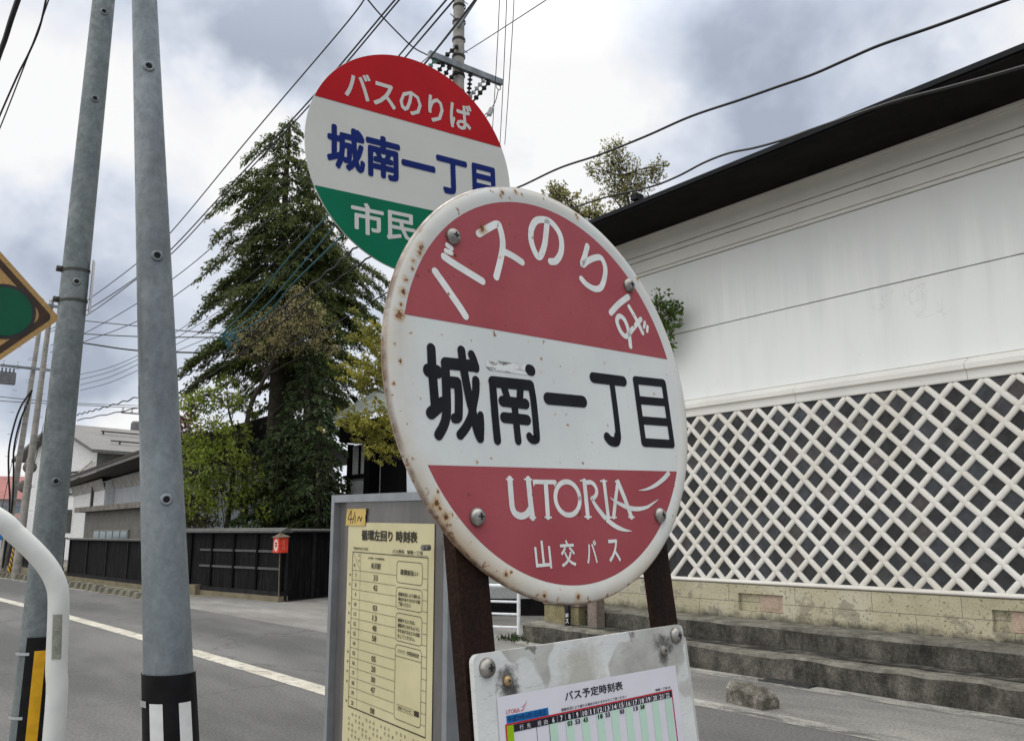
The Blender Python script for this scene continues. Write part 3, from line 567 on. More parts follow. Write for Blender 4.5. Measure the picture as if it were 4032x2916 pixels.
def rust(m, base, amount=0.0, ring=False):
    """rust specks and yellow run-off on enamel"""
    big = m.noise(85, 4, 0.7, gain=1); sm = m.noise(130, 3, 0.7, gain=1); area = m.noise(9, 4, 0.65, gain=1)
    sx = m.sep()
    y = m.math('SUBTRACT', sx['Y'], BY)
    r = m.math('SQRT', m.math('ADD', m.math('MULTIPLY', sx['X'], sx['X']), m.math('MULTIPLY', y, y)))
    edge = m.ramp(r, (0.205, 0.0), (0.236, 0.55), (0.249, 1.0)) if ring else None
    if ring:
        left = m.ramp(m.math('MULTIPLY', sx['X'], -1.0), (0.05, 0.0), (0.2, 1.0))
        low = m.ramp(m.math('MULTIPLY', y, -1.0), (0.02, 0.0), (0.19, 1.0))
        k = m.math('MULTIPLY', edge, m.math('ADD', 0.34, m.math('ADD', m.math('MULTIPLY', left, 0.24), m.math('MULTIPLY', low, 0.40))))
        tint = m.math('MULTIPLY', k, m.ramp(area, (0.34, 0.05), (0.62, 1.0)), True)
        c = m.mix(m.math('MULTIPLY', tint, 0.8), base, (0.44, 0.31, 0.15))
        spots = m.ramp(m.math('ADD', m.math('MULTIPLY', big, 0.75), m.math('MULTIPLY', k, 0.20)), (0.585, 0.0), (0.62, 1.0))
        c = m.mix(m.math('MULTIPLY', spots, m.ramp(edge, (0.15, 0.0), (0.5, 0.85))), c, m.ramp(sm, (0.3, (0.06, 0.018, 0.008)), (0.65, (0.26, 0.10, 0.035))))
        rim = m.ramp(r, (0.2470, 0.0), (0.2495, 1.0)); c = m.mix(m.math('MULTIPLY', rim, m.ramp(m.noise(24, 4, 0.7, gain=1), (0.36, 0.25), (0.58, 1.0))), c, (0.11, 0.045, 0.02))
    else: c = base
    wob = m.math('MULTIPLY', m.math('SUBTRACT', m.noise(240, 4, 0.7, gain=1), 0.5), 3.2); near = None      # the big rust wounds
    for px, py, rr_ in RUST_SPOTS:
        d = m.N.new('ShaderNodeVectorMath'); d.operation = 'DISTANCE'; m.L.new(m.tc.outputs['Object'], d.inputs[0]); d.inputs[1].default_value = (px, py + BY, 0.0008)
        q = m.math('MULTIPLY', d.outputs['Value'], 1 / rr_); near = q if near is None else m.math('MINIMUM', near, q)
    near = m.math('ADD', near, wob)
    c = m.mix(m.ramp(m.math('MULTIPLY', near, 0.25), (0.15, 0.8), (0.62, 0.0)), c, (0.40, 0.25, 0.10) if not amount else (0.24, 0.055, 0.04))
    c = m.mix(m.ramp(m.math('MULTIPLY', near, 0.25), (0.16, 0.95), (0.27, 0.0)), c, m.ramp(sm, (0.35, (0.045, 0.014, 0.007)), (0.62, (0.22, 0.075, 0.025))))
    sp2 = m.ramp(m.noise(85, 2, 0.6, gain=1), (0.705, 0.0), (0.735, 0.9 if not ring else 0.75)); halo = m.ramp(m.noise(85, 2, 0.6, gain=1), (0.655, 0.0), (0.72, 0.5))
    c = m.mix(halo, c, (0.46, 0.30, 0.14) if amount == 0 else (0.24, 0.06, 0.05)); c = m.mix(sp2, c, (0.15, 0.055, 0.02))
    return c
m = Mat('white_enamel', 0.45, 0, 0.25)
m.color(rust(m, m.ramp(m.noise(5, 6, 0.6), (0.3, (0.535, 0.56, 0.56)), (0.7, (0.585, 0.61, 0.605))), 0.0, True)).bump(m.noise(300, 2, 0.6), 0.05, 0.002); enam = m.m
m = Mat('red_enamel', 0.5, 0, 0.15)
c = m.ramp(m.noise(6, 6, 0.6), (0.2, (0.275, 0.054, 0.066)), (0.8, (0.32, 0.073, 0.085)))
c = m.mix(0.5, c, m.ramp(m.noise(420, 2, 0.7), (0.2, 0.88), (0.8, 1.1)), 'MULTIPLY'); m.color(rust(m, c, 1.0)); redm = m.m
m = Mat('white_letter', 0.5, 0, 0.2); c = m.ramp(m.noise(30, 4, 0.6), (0.3, (0.58, 0.60, 0.59)), (0.7, (0.66, 0.68, 0.67))); m.color(rust(m, c)); wl = m.m
blackl = plain('black_letter', (0.009, 0.010, 0.013), 0.5, 0.2, 20, spec=0.12)
g = MB(); g.lathe([(0.0001, 0), (0.2285, 0), (0.2300, 0.0003), (0.2335, 0.0013), (0.2395, 0.0020), (0.2450, 0.0014), (0.2488, -0.0006), (0.2500, -0.004), (0.2488, -0.008), (0.244, -0.0088), (0.0001, -0.0088)], 128)
plate = up(g, BY).build('sign_plate', enam, red, True)
def segment(mb, r, y0, upper, z, n=72):           # the part of a disc above (or below) a chord
    a = math.asin(y0 / r); a0, a1 = (a, math.pi - a) if upper else (math.pi - a, 2 * math.pi + a)
    mb.poly([(r * math.cos(a0 + (a1 - a0) * k / n), r * math.sin(a0 + (a1 - a0) * k / n)) for k in range(n + 1)], z)
for y0, s in ((0.0562, True), (-0.0985, False)):
    g = MB(); segment(g, 0.2290, y0, s, 0.00025); up(g, BY).build('red_band', redm, plate)
def strokes(tab, name, mat, parent, z0=0.0005):
    g = MB()
    for k, (w, pts) in enumerate(tab):
        ww = [q / 1000 for q in w] if isinstance(w, list) else w / 1000
        if mat is blackl: ww *= 0.95
        stroke(g, ww, [(p[0] / 1000, p[1] / 1000) for p in pts], z0 + (k % 9) * 0.000025)
    return up(g, BY).build(name, mat, parent)
strokes(NAME_STROKES, 'stop_name_lettering', blackl, plate)
m = Mat('worn_letter', 0.5); c = m.ramp(m.noise(70, 6, 0.75, m.co((0.35, 1.2, 1))), (0.44, (0.60, 0.62, 0.62)), (0.53, (0.28, 0.28, 0.27)), (0.60, (0.10, 0.10, 0.10)))
m.color(c); strokes(WORN_STROKE, 'worn_lettering', m.m, plate, 0.0004)
for q0, q1 in ((0, 4), (4, 6), (6, 7), (7, 8), (8, 13)): strokes(STOP_STROKES[q0:q1], 'stop_letter', wl, plate)
strokes(LOGO_STROKES + SWOOSH_STROKES, 'logo_lettering', wl, plate)
for s, b in (('山', (-71.2, -208.2, -46.7, -178.1)), ('交', (-31.3, -208, -7.8, -178.8)), ('バ', (10.9, -206.8, 29.5, -180.4)), ('ス', (49.1, -207.3, 70, -181))):
    g = MB(); words(g, s, [q / 1000 for q in b], 0.0006, 0.018); up(g, BY).build('company_letter', wl, plate)
steel = plain('bolt_steel', (0.27, 0.26, 0.245), 0.34, 0.3, 80, metal=0.8); dark = plain('recess_dark', (0.015, 0.014, 0.013), 0.7, 0.1, 9)
m = Mat('rust_bolt', 0.6, 0.4); m.color(m.ramp(m.noise(60, 4), (0.35, (0.05, 0.04, 0.035)), (0.65, (0.22, 0.20, 0.185)))); oldsteel = m.m
def bolt(parent, x, y, z, r, mat=steel, dy=BY):
    g = MB(); g.lathe([(r, 0), (r * 1.0, r * 0.15), (r * 0.93, r * 0.36), (r * 0.72, r * 0.60), (r * 0.40, r * 0.74), (0.0001, r * 0.78)], 20, (x, y + dy, z)); o = g.build('bolt', mat, parent, 'all')
    g = MB(); h = z + r * 0.74
    g.box((x - r * .36, y + dy - r * .10, h - r * .3), (x + r * .36, y + dy + r * .10, h + r * .055)); g.box((x - r * .10, y + dy - r * .36, h - r * .3), (x + r * .10, y + dy + r * .36, h + r * .05)); g.build('recess', dark, o)
    return o
for k, (x, y) in enumerate(((-0.148, 0.157), (0.157, 0.152), (-0.1485, -0.151), (0.1555, -0.155))): bolt(red, x, y, 0.0004, 0.0098, steel)
m = Mat('rusty_steel', 0.85, 0.0, 0.15)
c = m.ramp(m.noise(9, 7, 0.65, m.co((1, 0.5, 1))), (0.2, (0.008, 0.005, 0.004)), (0.5, (0.020, 0.009, 0.006)), (0.8, (0.045, 0.018, 0.011)))
m.color(m.mix(1, c, m.ramp(m.noise(220, 3, 0.7), (0.3, 0.7), (0.7, 1.4)), 'MULTIPLY')).bump(m.noise(130, 4, 0.7), 0.4, 0.003); rsteel = m.m
g = MB(); g.box((-0.172, -0.01, -0.0135), (-0.131, BY + 0.12, -0.0095)); g.box((-0.172, -0.01, -0.027), (-0.168, BY + 0.12, -0.0137)); g.build('post', rsteel, red)
g = MB(); g.box((0.137, -0.01, -0.0135), (0.176, BY + 0.12, -0.0095)); g.box((0.172, -0.01, -0.050), (0.176, BY + 0.12, -0.0137)); g.build('post', rsteel, red)
g = MB(); g.box((-0.167, BY - 0.05, -0.018), (0.133, BY - 0.02, -0.014)); g.box((-0.167, BY + 0.10, -0.018), (0.133, BY + 0.13, -0.014)); g.build('crosspiece', rsteel, red)
# the weathered board below it with the printed timetable
m = Mat('weathered_board', 0.6)
sx = m.sep()
c = m.ramp(m.noise(13, 6, 0.6), (0.2, (0.29, 0.29, 0.27)), (0.45, (0.38, 0.38, 0.36)), (0.7, (0.45, 0.455, 0.44)))
flake = m.ramp(m.noise(9, 3, 0.45), (0.48, 0.0), (0.51, 1.0)); c = m.mix(flake, c, m.ramp(m.noise(8, 4), (0.35, (0.53, 0.545, 0.535)), (0.65, (0.60, 0.615, 0.605))))
scr = m.ramp(m.noise(60, 5, 0.8, m.co((0.35, 2.0, 1)), gain=1), (0.60, 0.0), (0.64, 0.45)); c = m.mix(scr, c, (0.22, 0.22, 0.205))
def blob(px, py, rad, soft):
    d = m.N.new('ShaderNodeVectorMath'); d.operation = 'DISTANCE'; m.L.new(m.tc.outputs['Object'], d.inputs[0]); d.inputs[1].default_value = (px, py + BY, 0)
    return m.ramp(m.math('ADD', d.outputs['Value'], m.math('MULTIPLY', m.math('SUBTRACT', m.noise(45, 5, 0.7), 0.5), 0.03)), (rad - soft, 1.0), (rad + soft, 0.0))
for px, py, rad in ((-0.127, -0.313, 0.013), (0.128, -0.3145, 0.014), (-0.122, -0.326, 0.012)): c = m.mix(m.math('MULTIPLY', blob(px, py, rad, 0.006), 0.9), c, (0.045, 0.043, 0.038))
for px, py, rad in ((0.075, -0.2895, 0.0045), (-0.088, -0.2885, 0.006)): c = m.mix(blob(px, py, rad, 0.001), c, (0.16, 0.155, 0.14))
c = m.mix(m.math('MULTIPLY', blob(-0.02, -0.326, 0.03, 0.012), 0.75), c, (0.34, 0.325, 0.275))
m.color(c).bump(m.noise(40, 5, 0.7), 0.25, 0.003); wb = m.m
def round_rect(cs, r, n=5):
    out = []; k = len(cs)
    for i in range(k):
        p, a, b = Vector(cs[i]), Vector(cs[i - 1]), Vector(cs[(i + 1) % k]); da, db = (a - p).normalized(), (b - p).normalized()
        c0 = p + (da + db) * r; a0 = math.atan2(*(p + da * r - c0).yx); a1 = math.atan2(*(p + db * r - c0).yx); d = (a1 - a0 + math.pi) % (2 * math.pi) - math.pi
        out += [(c0.x + r * math.cos(a0 + d * t / n), c0.y + r * math.sin(a0 + d * t / n)) for t in range(n + 1)]
    return out
brd = MB(); brd.poly([(x, y + BY) for x, y in round_rect([(-0.1690, -0.2832), (-0.1735, -0.585), (0.1680, -0.590), (0.1722, -0.2884)], 0.008)], -0.0062, -0.0002)
board = brd.build('timetable_board', wb, red)
m = Mat('acrylic', 0.25); m.color((0.62, 0.63, 0.62)); m.b.inputs['Alpha'].default_value = 0.6
g = MB(); g.poly([(x, y + BY) for x, y in round_rect([(-0.150, -0.303), (-0.1535, -0.588), (0.1800, -0.594), (0.1850, -0.3035)], 0.006)], -0.0092, -0.0066); g.build('acrylic_sheet', m.m, board)
for x, y, r, q in ((-0.1525, -0.2972, 0.0098, steel), (0.1548, -0.3003, 0.0098, steel), (-0.127, -0.3128, 0.0052, plain('brass_screw', (0.42, 0.30, 0.16), 0.4, 0.2, 60, metal=0.7)), (0.1275, -0.3145, 0.0058, oldsteel)):
    bolt(red, x, y, -0.0002, r, q).parent = red
PT = R(1.52)
def onpaper(x, y):                                  # millimetres right and down on the sheet
    return (-0.1434 + (x * math.cos(PT) - y * math.sin(PT)) / 1000, -0.3258 + BY + (-x * math.sin(PT) - y * math.cos(PT)) / 1000)
def pr(mb, x0, y0, x1, y1, z): mb.poly([onpaper(*q) for q in ((x0, y1), (x1, y1), (x1, y0), (x0, y0))], z)
def pw(mb, s, x0, y0, x1, y1, z, bold=0.0): words(mb, s, (x0, -y1, x1, -y0), z, bold, lambda a, b: onpaper(a, -b))
paperm = plain('white_paper', (0.60, 0.59, 0.65), 0.6, 0.03, 10)
g = MB(); pr(g, 0, 0, 290, 205, 0.0006); sheet = g.build('timetable_sheet', paperm, red)
def flat(name, c, r=0.6): return plain(name, c, r, 0.04, 12)
ink, redi, blui, limi, grni, whi = flat('black_ink', (0.012, 0.012, 0.018)), flat('red_ink', (0.42, 0.012, 0.022)), flat('blue_ink', (0.0, 0.125, 0.37)), flat('lime_ink', (0.24, 0.42, 0.0)), flat('pale_green_ink', (0.43, 0.60, 0.50)), flat('white_ink', (0.62, 0.61, 0.66))
g = MB()
for h in range(6, 23, 2): x = 74.5 + 12.05 * (h - 6); pr(g, x - 6, 34.6, x + 6, 200, 0.0009)
g.build('green_stripes', grni, sheet)
g = MB(); pr(g, 19.3, 27.6, 275.6, 34.5, 0.0010); pw(g, 'バス予定時刻表', 95, 6.3, 189, 15.8, 0.0010, 0.02); pw(g, '道路状況により遅れる場合がありますのでご了承ください', 87.6, 21.9, 193.6, 24.8, 0.0010, 0.01)
pw(g, '城南一丁目 02', 246, 21.9, 275, 24.6, 0.0010, 0.015)
for h, mn in ((8, '03'), (9, '53'), (10, '43'), (12, '18'), (13, '53'), (15, '03'), (17, '13'), (18, '58')): x = 74.5 + 12.05 * (h - 6); pw(g, mn, x - 3.8, 35.4, x + 3.8, 40.2, 0.0013, 0.035)
pr(g, 50.2, 34.6, 50.7, 200, 0.0010); pr(g, 68.2, 34.6, 68.7, 200, 0.0010); g.build('lettering', ink, sheet)
g = MB(); pr(g, 8.3, 25.9, 277.2, 27.4, 0.0011); pr(g, 8.3, 27.4, 10.0, 203, 0.0011); pr(g, 275.7, 27.4, 277.2, 203, 0.0011)
pw(g, 'UTORIA', 10.7, 13.2, 29.0, 17.4, 0.0010, 0.0); o = g
for w, pts in (([.15, .9, .7, .1], [(29, 16.4), (32, 16.2), (35, 15), (37.4, 13)]), ([.15, .9, .7, .1], [(31.5, 13.6), (35, 12.6), (38, 10.6), (39.6, 7.6)])):
    stroke(o, [q / 1000 for q in w], [onpaper(*q) for q in pts], 0.0010)
g.build('red_print', redi, sheet)
g = MB(); pr(g, 10.6, 18.4, 69, 25.7, 0.0009); g.build('date_label', blui, sheet)
g = MB(); pw(g, '平成29年4月1日改正', 12, 19.3, 66, 24.8, 0.0012, 0.01); g.build('date_lettering', flat('navy_ink', (0.01, 0.03, 0.10)), sheet)
g = MB(); pr(g, 10.1, 27.6, 19.0, 200, 0.0009); g.build('lime_column', limi, sheet)
g = MB()
for h in range(6, 23): x = 74.5 + 12.05 * (h - 6); w = 1.5 if h < 10 else 3.3; pw(g, str(h), x - w * 1.1, 28.6, x + w * 1.1, 33.8, 0.0014, 0.025)
for h in range(7, 23): x = 68.5 + 12.05 * (h - 6); pr(g, x - 0.15, 27.8, x + 0.15, 34.4, 0.0013)
for s, x in (('行', 29.5), ('先', 39.5), ('経', 54.5), ('由', 63.5)): pw(g, s, x - 2.6, 28.9, x + 2.6, 33.6, 0.0014, 0.0)
g.build('white_lettering', whi, sheet)
# ================================================================ the city bus sign behind it
CY = 2.45
city = thing('city_bus_sign', 'round red white and green bus stop sign on a pale steel pole', 'bus stop sign',
             mat=frame_matrix((1.09513, 1.80825, 2.43469), (0.99855, -0.04809, 0.02434), (-0.02231, 0.04247, 0.99885), (-0.04907, -0.99794, 0.04134), CY))
wv_ = plain('sign_white', (0.475, 0.48, 0.46), 0.5, 0.03, 4, spec=0.1); rv = plain('sign_red', (0.34, 0.005, 0.010), 0.5, 0.06, 5, spec=0.1); gv = plain('sign_green', (0.0, 0.12, 0.062), 0.5, 0.06, 5, spec=0.1); bv = plain('sign_navy', (0.003, 0.014, 0.115), 0.5, 0.06, 8, spec=0.1)
alu = plain('aluminium', (0.42, 0.44, 0.46), 0.4, 0.1, 12, metal=0.6)
g = MB(); g.lathe([(0.0001, 0), (0.2995, 0), (0.30, -0.0006), (0.30, -0.003), (0.2994, -0.0034), (0.0001, -0.0034)], 128); cp = up(g, CY).build('sign_plate', wv_, city)
g = MB(); segment(g, 0.2992, 0.1157, True, 0.0008); up(g, CY).build('red_band', rv, cp)
g = MB(); segment(g, 0.2992, -0.1173, False, 0.0008); up(g, CY).build('green_band', gv, cp)
g = MB(); words(g, 'バスのりば', [q / 1000 for q in (-197.5, 134, 179.5, 214)], 0.0016, 0.022); up(g, CY).build('stop_lettering', wv_, cp); g = MB(); words(g, '市民バス', [q / 1000 for q in (-182, -219, 182, -136)], 0.0016, 0.022); up(g, CY).build('line_lettering', wv_, cp)
g = MB(); words(g, '城南一丁目', [q / 1000 for q in (-244, -62, 250, 55)], 0.0012, 0.034); up(g, CY).build('navy_lettering', bv, cp)
galv = Mat('pale_steel', 0.45, 0.25); galv.color(galv.ramp(galv.noise(16, 5), (0.3, (0.46, 0.50, 0.55)), (0.7, (0.54, 0.58, 0.62))))
g = MB(); g.tube([(0.018, -0.01, -0.045), (0.018, CY + 0.22, -0.045)], 0.032, 32); g.build('pole', galv.m, city, True)
for y in (0.13, -0.13): g = MB(); g.box((-0.045, CY + y - 0.015, -0.014), (0.08, CY + y + 0.015, -0.0036)); g.build('bracket', alu, city)
# ================================================================ the glazed timetable case
case = thing('timetable_case', 'aluminium framed case with a yellow paper timetable facing the pavement', 'timetable case',
             mat=frame_matrix((0.7235, 1.2507, 1.4644), (-0.0422, -0.999, -0.0169), (-0.0124, -0.0164, 0.9998), (-0.999, 0.0424, -0.0117), 1.45))
QY = 1.45
def cr(mb, x0, y0, x1, y1, z): mb.poly([(x0 / 1000, y0 / 1000 + QY), (x1 / 1000, y0 / 1000 + QY), (x1 / 1000, y1 / 1000 + QY), (x0 / 1000, y1 / 1000 + QY)], z)
def cw(mb, s, x0, y0, x1, y1, z=0.0024, bold=0.018): words(mb, s, (x0 / 1000, y0 / 1000 + QY, x1 / 1000, y1 / 1000 + QY), z, bold)
m = Mat('case_back', 0.22); c = m.ramp(m.noise(7, 5, 0.6, m.co((2, 0.6, 1))), (0.3, (0.080, 0.076, 0.074)), (0.7, (0.12, 0.114, 0.112))); m.color(c)
g = MB(); g.box((-0.196, QY - 0.42, -0.022), (0.196, QY + 0.092, 0.0)); g.build('back_panel', m.m, case)
alf = plain('case_frame', (0.24, 0.255, 0.275), 0.38, 0.08, 30, metal=0.35)
for a, b in (((-0.2045, QY - 0.43, -0.024), (-0.192, QY + 0.0985, 0.012)), ((0.192, QY - 0.43, -0.024), (0.2045, QY + 0.0985, 0.012)), ((-0.1918, QY + 0.0855, -0.024), (0.1918, QY + 0.0984, 0.0118)), ((-0.1918, QY - 0.43, -0.024), (0.1918, QY - 0.417, 0.0118))):
    g = MB(); g.box(a, b); g.build('frame_bar', alf, case)
m = Mat('yellow_paper', 0.55); c = m.ramp(m.noise(9, 6, 0.6), (0.3, (0.50, 0.455, 0.265)), (0.7, (0.56, 0.51, 0.305))); m.color(c)
g = MB(); cr(g, -151.5, -369, 147, 50.5, 0.0014); yp = g.build('timetable_sheet', m.m, case)
ink2 = flat('grey_ink', (0.035, 0.030, 0.022))
g = MB(); L = lambda x0, y0, x1, y1: cr(g, x0, y0, x1, y1, 0.0022)
L(-130.6, -255, -129.4, 0.7); L(129.6, -255, 130.6, 0.7); L(-130, -0.5, 130, 0.8); L(-130, -256, 130, -254.2); L(-98.8, -254.5, -98.2, -0.5)
for k in range(14): y = -30.8 - 16.05 * k; L(-130, y - 0.25, 31, y + 0.35); L(115, y - 0.25, 130, y + 0.35)
def rbox(x0, y0, x1, y1, r=6, w=0.9):
    P = round_rect([(x0 / 1000, y0 / 1000 + QY), (x1 / 1000, y0 / 1000 + QY), (x1 / 1000, y1 / 1000 + QY), (x0 / 1000, y1 / 1000 + QY)], r / 1000); P.append(P[0]); g2 = []
    for a, b in zip(P[:-1], P[1:]):
        a, b = Vector(a), Vector(b); d = (b - a)
        if d.length < 1e-6: continue
        nn = Vector((-d.y, d.x)).normalized() * w / 2000; g.quad(*[(q.x, q.y, 0.0021) for q in (a - nn, b - nn, b + nn, a + nn)])
for b in ((32, -41.5, 113.5, -8.5), (32, -81, 114, -48.3), (33, -129.5, 114.5, -87.6), (33.2, -245, 115, -135.4)): rbox(*b)
L(33.5, -152.9, 114.7, -152.1)
a, b = Vector((-0.1295, QY)), Vector((-0.0985, QY - 0.0305)); nn = Vector((0.0002, 0.0002)); g.quad(*[(q.x, q.y, 0.0020) for q in (a - nn, b - nn, b + nn, a + nn)])
cw(g, '循環左回り 時刻表', -97, 20.5, 96.5, 38.5, 0.0024, 0.03); cw(g, '平成29年4月1日改正', -128, 4.2, -70, 8.8); cw(g, 'バス停名   城南一丁目', 17, 3.6, 113, 9.4); L(16, 1.9, 129, 2.4)
cw(g, '行', -107, -7.5, -102.5, -3); cw(g, '先', -107, -16, -102.5, -11.5); cw(g, '時', -124, -25, -119, -20)
cw(g, '上杉神社・市立病院経由', -71, -9.5, -11, -6); cw(g, '米沢駅', -58.8, -25, -23, -15, 0.0024, 0.015)
for k in range(14):
    y = -38.9 - 16.05 * k; h = 7 + k; w = 1.9 if h < 10 else 4.2; cw(g, str(h), -114.5 - w, y - 3.3, -114.5 + w, y + 3.3)
    mn = {7: '33', 8: '42', 10: '03', 11: '13', 12: '48', 13: '58', 15: '05', 16: '20', 17: '30', 18: '47', 20: '08'}.get(h)
    if mn: cw(g, mn, -48, y - 4.6, -33, y + 4.6, 0.0024, 0.012)
    if h not in (9, 14, 19): cw(g, '循', -140, y - 2, -136, y + 2, 0.0024, 0.02)
cw(g, '運賃前払い', 44, -29, 101, -20.5, 0.0024, 0.02)
for k, s in enumerate(('道路状況により遅れる', '場合がありますので御', '了承ください')): cw(g, s, 39, -61.5 - 7.6 * k, 39 + 6.9 * len(s), -55.6 - 7.6 * k, 0.0024, 0.02)
for k, s in enumerate(('乗車するときは、', '運転手に分かるように', '手をあげるなどの合図', 'をしてください。')): cw(g, s, 39.5, -101 - 8 * k, 39.5 + 6.9 * len(s), -95 - 8 * k, 0.0024, 0.02)
cw(g, 'バスナビ・携帯版時刻表', 40.5, -147.5, 107.5, -141, 0.0024, 0.01); rbox(42, -231, 93, -223, 0.5, 0.5); cw(g, '米沢 バスナビ', 46, -229.5, 88, -224.5); L(96, -231, 110, -223)
for k in range(20):
    x = -128 + 13 * k
    for q in range(6):
        if (k * 7 + q * 5) % 4: cw(g, '停留所前町西東南北'[(k + q * 3) % 9], x, -268 - 8.5 * q, x + 5.0, -263 - 8.5 * q, 0.0024, 0.0)
g.build('lettering', ink2, yp)
m = Mat('yellow_tape', 0.5); m.color(m.ramp(m.noise(20, 4), (0.3, (0.50, 0.34, 0.075)), (0.7, (0.58, 0.41, 0.11))))
g = MB(); g.poly([(x / 1000, y / 1000 + QY) for x, y in ((-160.5, 45), (-83, 45), (-81.8, 52), (-83, 60), (-80.3, 66), (-81, 74.3), (-156, 73.8))], 0.0032); tp = g.build('tape_note', m.m, case)
pen = flat('pen_ink', (0.015, 0.015, 0.02)); g = MB()
for k, pts in enumerate(([(-138, 71), (-150, 56), (-131, 57)], [(-138, 70), (-139, 49)], [(-123, 68), (-132, 49)], [(-121, 62), (-122, 50)], [(-112, 53), (-108, 60), (-103, 58), (-100, 53), (-95, 60)])): stroke(g, 0.0018, [(x / 1000, y / 1000 + QY) for x, y in pts], 0.0036 + k * 0.00005)
g.build('handwriting', pen, tp)
g = MB(); g.tube([(0.15, QY + 0.016, 0.011), (0.15, QY + 0.016, 0.024)], 0.0045, 12); g.box((0.141, QY + 0.0135, 0.016), (0.159, QY + 0.0185, 0.0205)); g.build('wing_nut', steel, case)
g = MB(); g.box((-0.02, -0.01, -0.066), (0.02, QY + 0.02, -0.026)); g.build('post', alf, case)
# ================================================================ the two tapered steel poles
m = Mat('galvanised', 0.55, 0.35)
c = m.ramp(m.noise(9, 6, 0.62, m.co((1, 1, 0.45))), (0.1, (0.140, 0.165, 0.182)), (0.5, (0.185, 0.212, 0.231)), (0.9, (0.240, 0.266, 0.283)))
c = m.mix(0.7, c, m.ramp(m.noise(55, 5, 0.75), (0.2, 0.80), (0.8, 1.2)), 'MULTIPLY')
lv = m.ramp(m.noise(3.0, 5, 0.65, m.co((1, 1, 0.3))), (0.5, 1.0), (0.66, 0.66)); c = m.mix(0.8, c, lv, 'MULTIPLY')
m.color(c).rough(m.ramp(m.noise(30, 4), (0.3, 0.42), (0.7, 0.68))).bump(m.noise(90, 4, 0.7), 0.12, 0.003); gal = m.m
m = Mat('dull_galvanised', 0.6, 0.3)
c = m.ramp(m.noise(11, 6, 0.65, m.co((1, 1, 0.6))), (0.1, (0.095, 0.115, 0.12)), (0.5, (0.135, 0.157, 0.162)), (0.9, (0.185, 0.205, 0.21)))
c = m.mix(0.8, c, m.ramp(m.noise(45, 5, 0.75), (0.2, 0.72), (0.8, 1.28)), 'MULTIPLY')
m.color(c).rough(m.ramp(m.noise(30, 4), (0.3, 0.45), (0.7, 0.7))).bump(m.noise(90, 4, 0.7), 0.15, 0.003); gal2 = m.m
def axis_depth(P): d = Vector(P) - EYE; return d.dot(_F * math.cos(PITCH) + _U * math.sin(PITCH))
band = plain('black_band', (0.008, 0.008, 0.009), 0.6, 0.2, 20, spec=0.12); wstr = plain('white_reflector', (0.60, 0.61, 0.60), 0.4, 0.05, 25); ystr = plain('yellow_reflector', (0.56, 0.30, 0.012), 0.4, 0.08, 25)
def tapered_pole(name, label, dist, samples, mat):
    """samples: (x, y, width) of the pole in the photograph, a straight taper is put through them"""
    ps = [at(x / K, y / K, dist) for x, y, w in samples]; rs = [w * axis_depth(p) / FPX / 2 / math.hypot(1, (x - 2016) / FPX) for p, (x, y, w) in zip(ps, samples)]
    z = np.array([p.z for p in ps]); fx, fy, fr = np.polyfit(z, [p.x for p in ps], 1), np.polyfit(z, [p.y for p in ps], 1), np.polyfit(z, rs, 1)
    base = Vector((np.polyval(fx, 0), np.polyval(fy, 0), 0)); ax = lambda h: Vector((np.polyval(fx, h), np.polyval(fy, h), h)) - base; rad = lambda h: max(0.03, float(np.polyval(fr, h)))
    t = thing(name, label, 'pole', base); g = MB(); hs = [-0.0, 0.5, 1.0, 2.0, 3.0, 4.0, 4.6]; g.tube([ax(h) for h in hs], [rad(h) for h in hs], 48); g.build('shaft', mat, t, True)
    tocam = math.atan2(EYE.y - base.y, EYE.x - base.x)
    def patch(h0, h1, a0, a1, lift, n=30, slope=0.0):
        g = MB()
        for k in range(n + 1):
            a = tocam + a0 + (a1 - a0) * k / n; d = Vector((math.cos(a), math.sin(a), 0))
            for h in (h0 + slope * k / n, h1 + slope * k / n): g.v.append(tuple(ax(h) + d * (rad(h) + lift)))
        for k in range(n): i = 2 * k; g.f.append((i, i + 2, i + 3, i + 1))
        return g
    def socket(h, da):
        a = tocam + da; d = Vector((math.cos(a), math.sin(a), 0)); c0 = ax(h) + d * (rad(h) - 0.003); g = MB()
        M = Matrix.Translation(c0) @ d.to_track_quat('Z', 'Y').to_matrix().to_4x4()
        g.lathe([(0.016, 0), (0.0155, 0.004), (0.012, 0.008), (0.0085, 0.008), (0.0078, 0.002)], 20); g.v = [tuple(M @ Vector(p)) for p in g.v]; o = g.build('socket', mat, t, 'all')
        g = MB(); g.lathe([(0.0001, 0.0042), (0.0084, 0.0042)], 16); g.v = [tuple(M @ Vector(p)) for p in g.v]; g.build('hole', dark, o)
    def hit(x, y):                       # height on the shaft and angle off the line of sight for a photo point
        best = None
        for k in range(440):
            h = k * 0.01; q = ax(h) + base; d = ray(x, y); r_ = math.hypot(q.x, q.y); p = EYE + d * (r_ / math.hypot(d.x, d.y))
            if best is None or abs(p.z - h) < best[0]: best = (abs(p.z - h), h, p, q)
        _, h, p, q = best; s = ((p - q).x * -math.sin(tocam) + (p - q).y * math.cos(tocam)) / rad(h)
        return h, math.asin(max(-0.95, min(0.95, s)))
    return t, patch, socket, hit, rad, ax, base, tocam
t, patch, socket, hit, *_ = tapered_pole('steel_pole', 'leaning grey steel pole with a black and white banded foot', 2.4, [(568.6, 0, 100), (606, 1000, 138), (640, 1950, 174), (658, 2500, 193)], gal)
for q in ((591, 283), (624, 1023), (661, 1962)): socket(*hit(*q))
h0, _a = hit(668, 2690)
o = patch(0.55, h0 + 0.03, -1.75, 1.75, 0.005, 40).build('reflector_band', band, t, 'all')
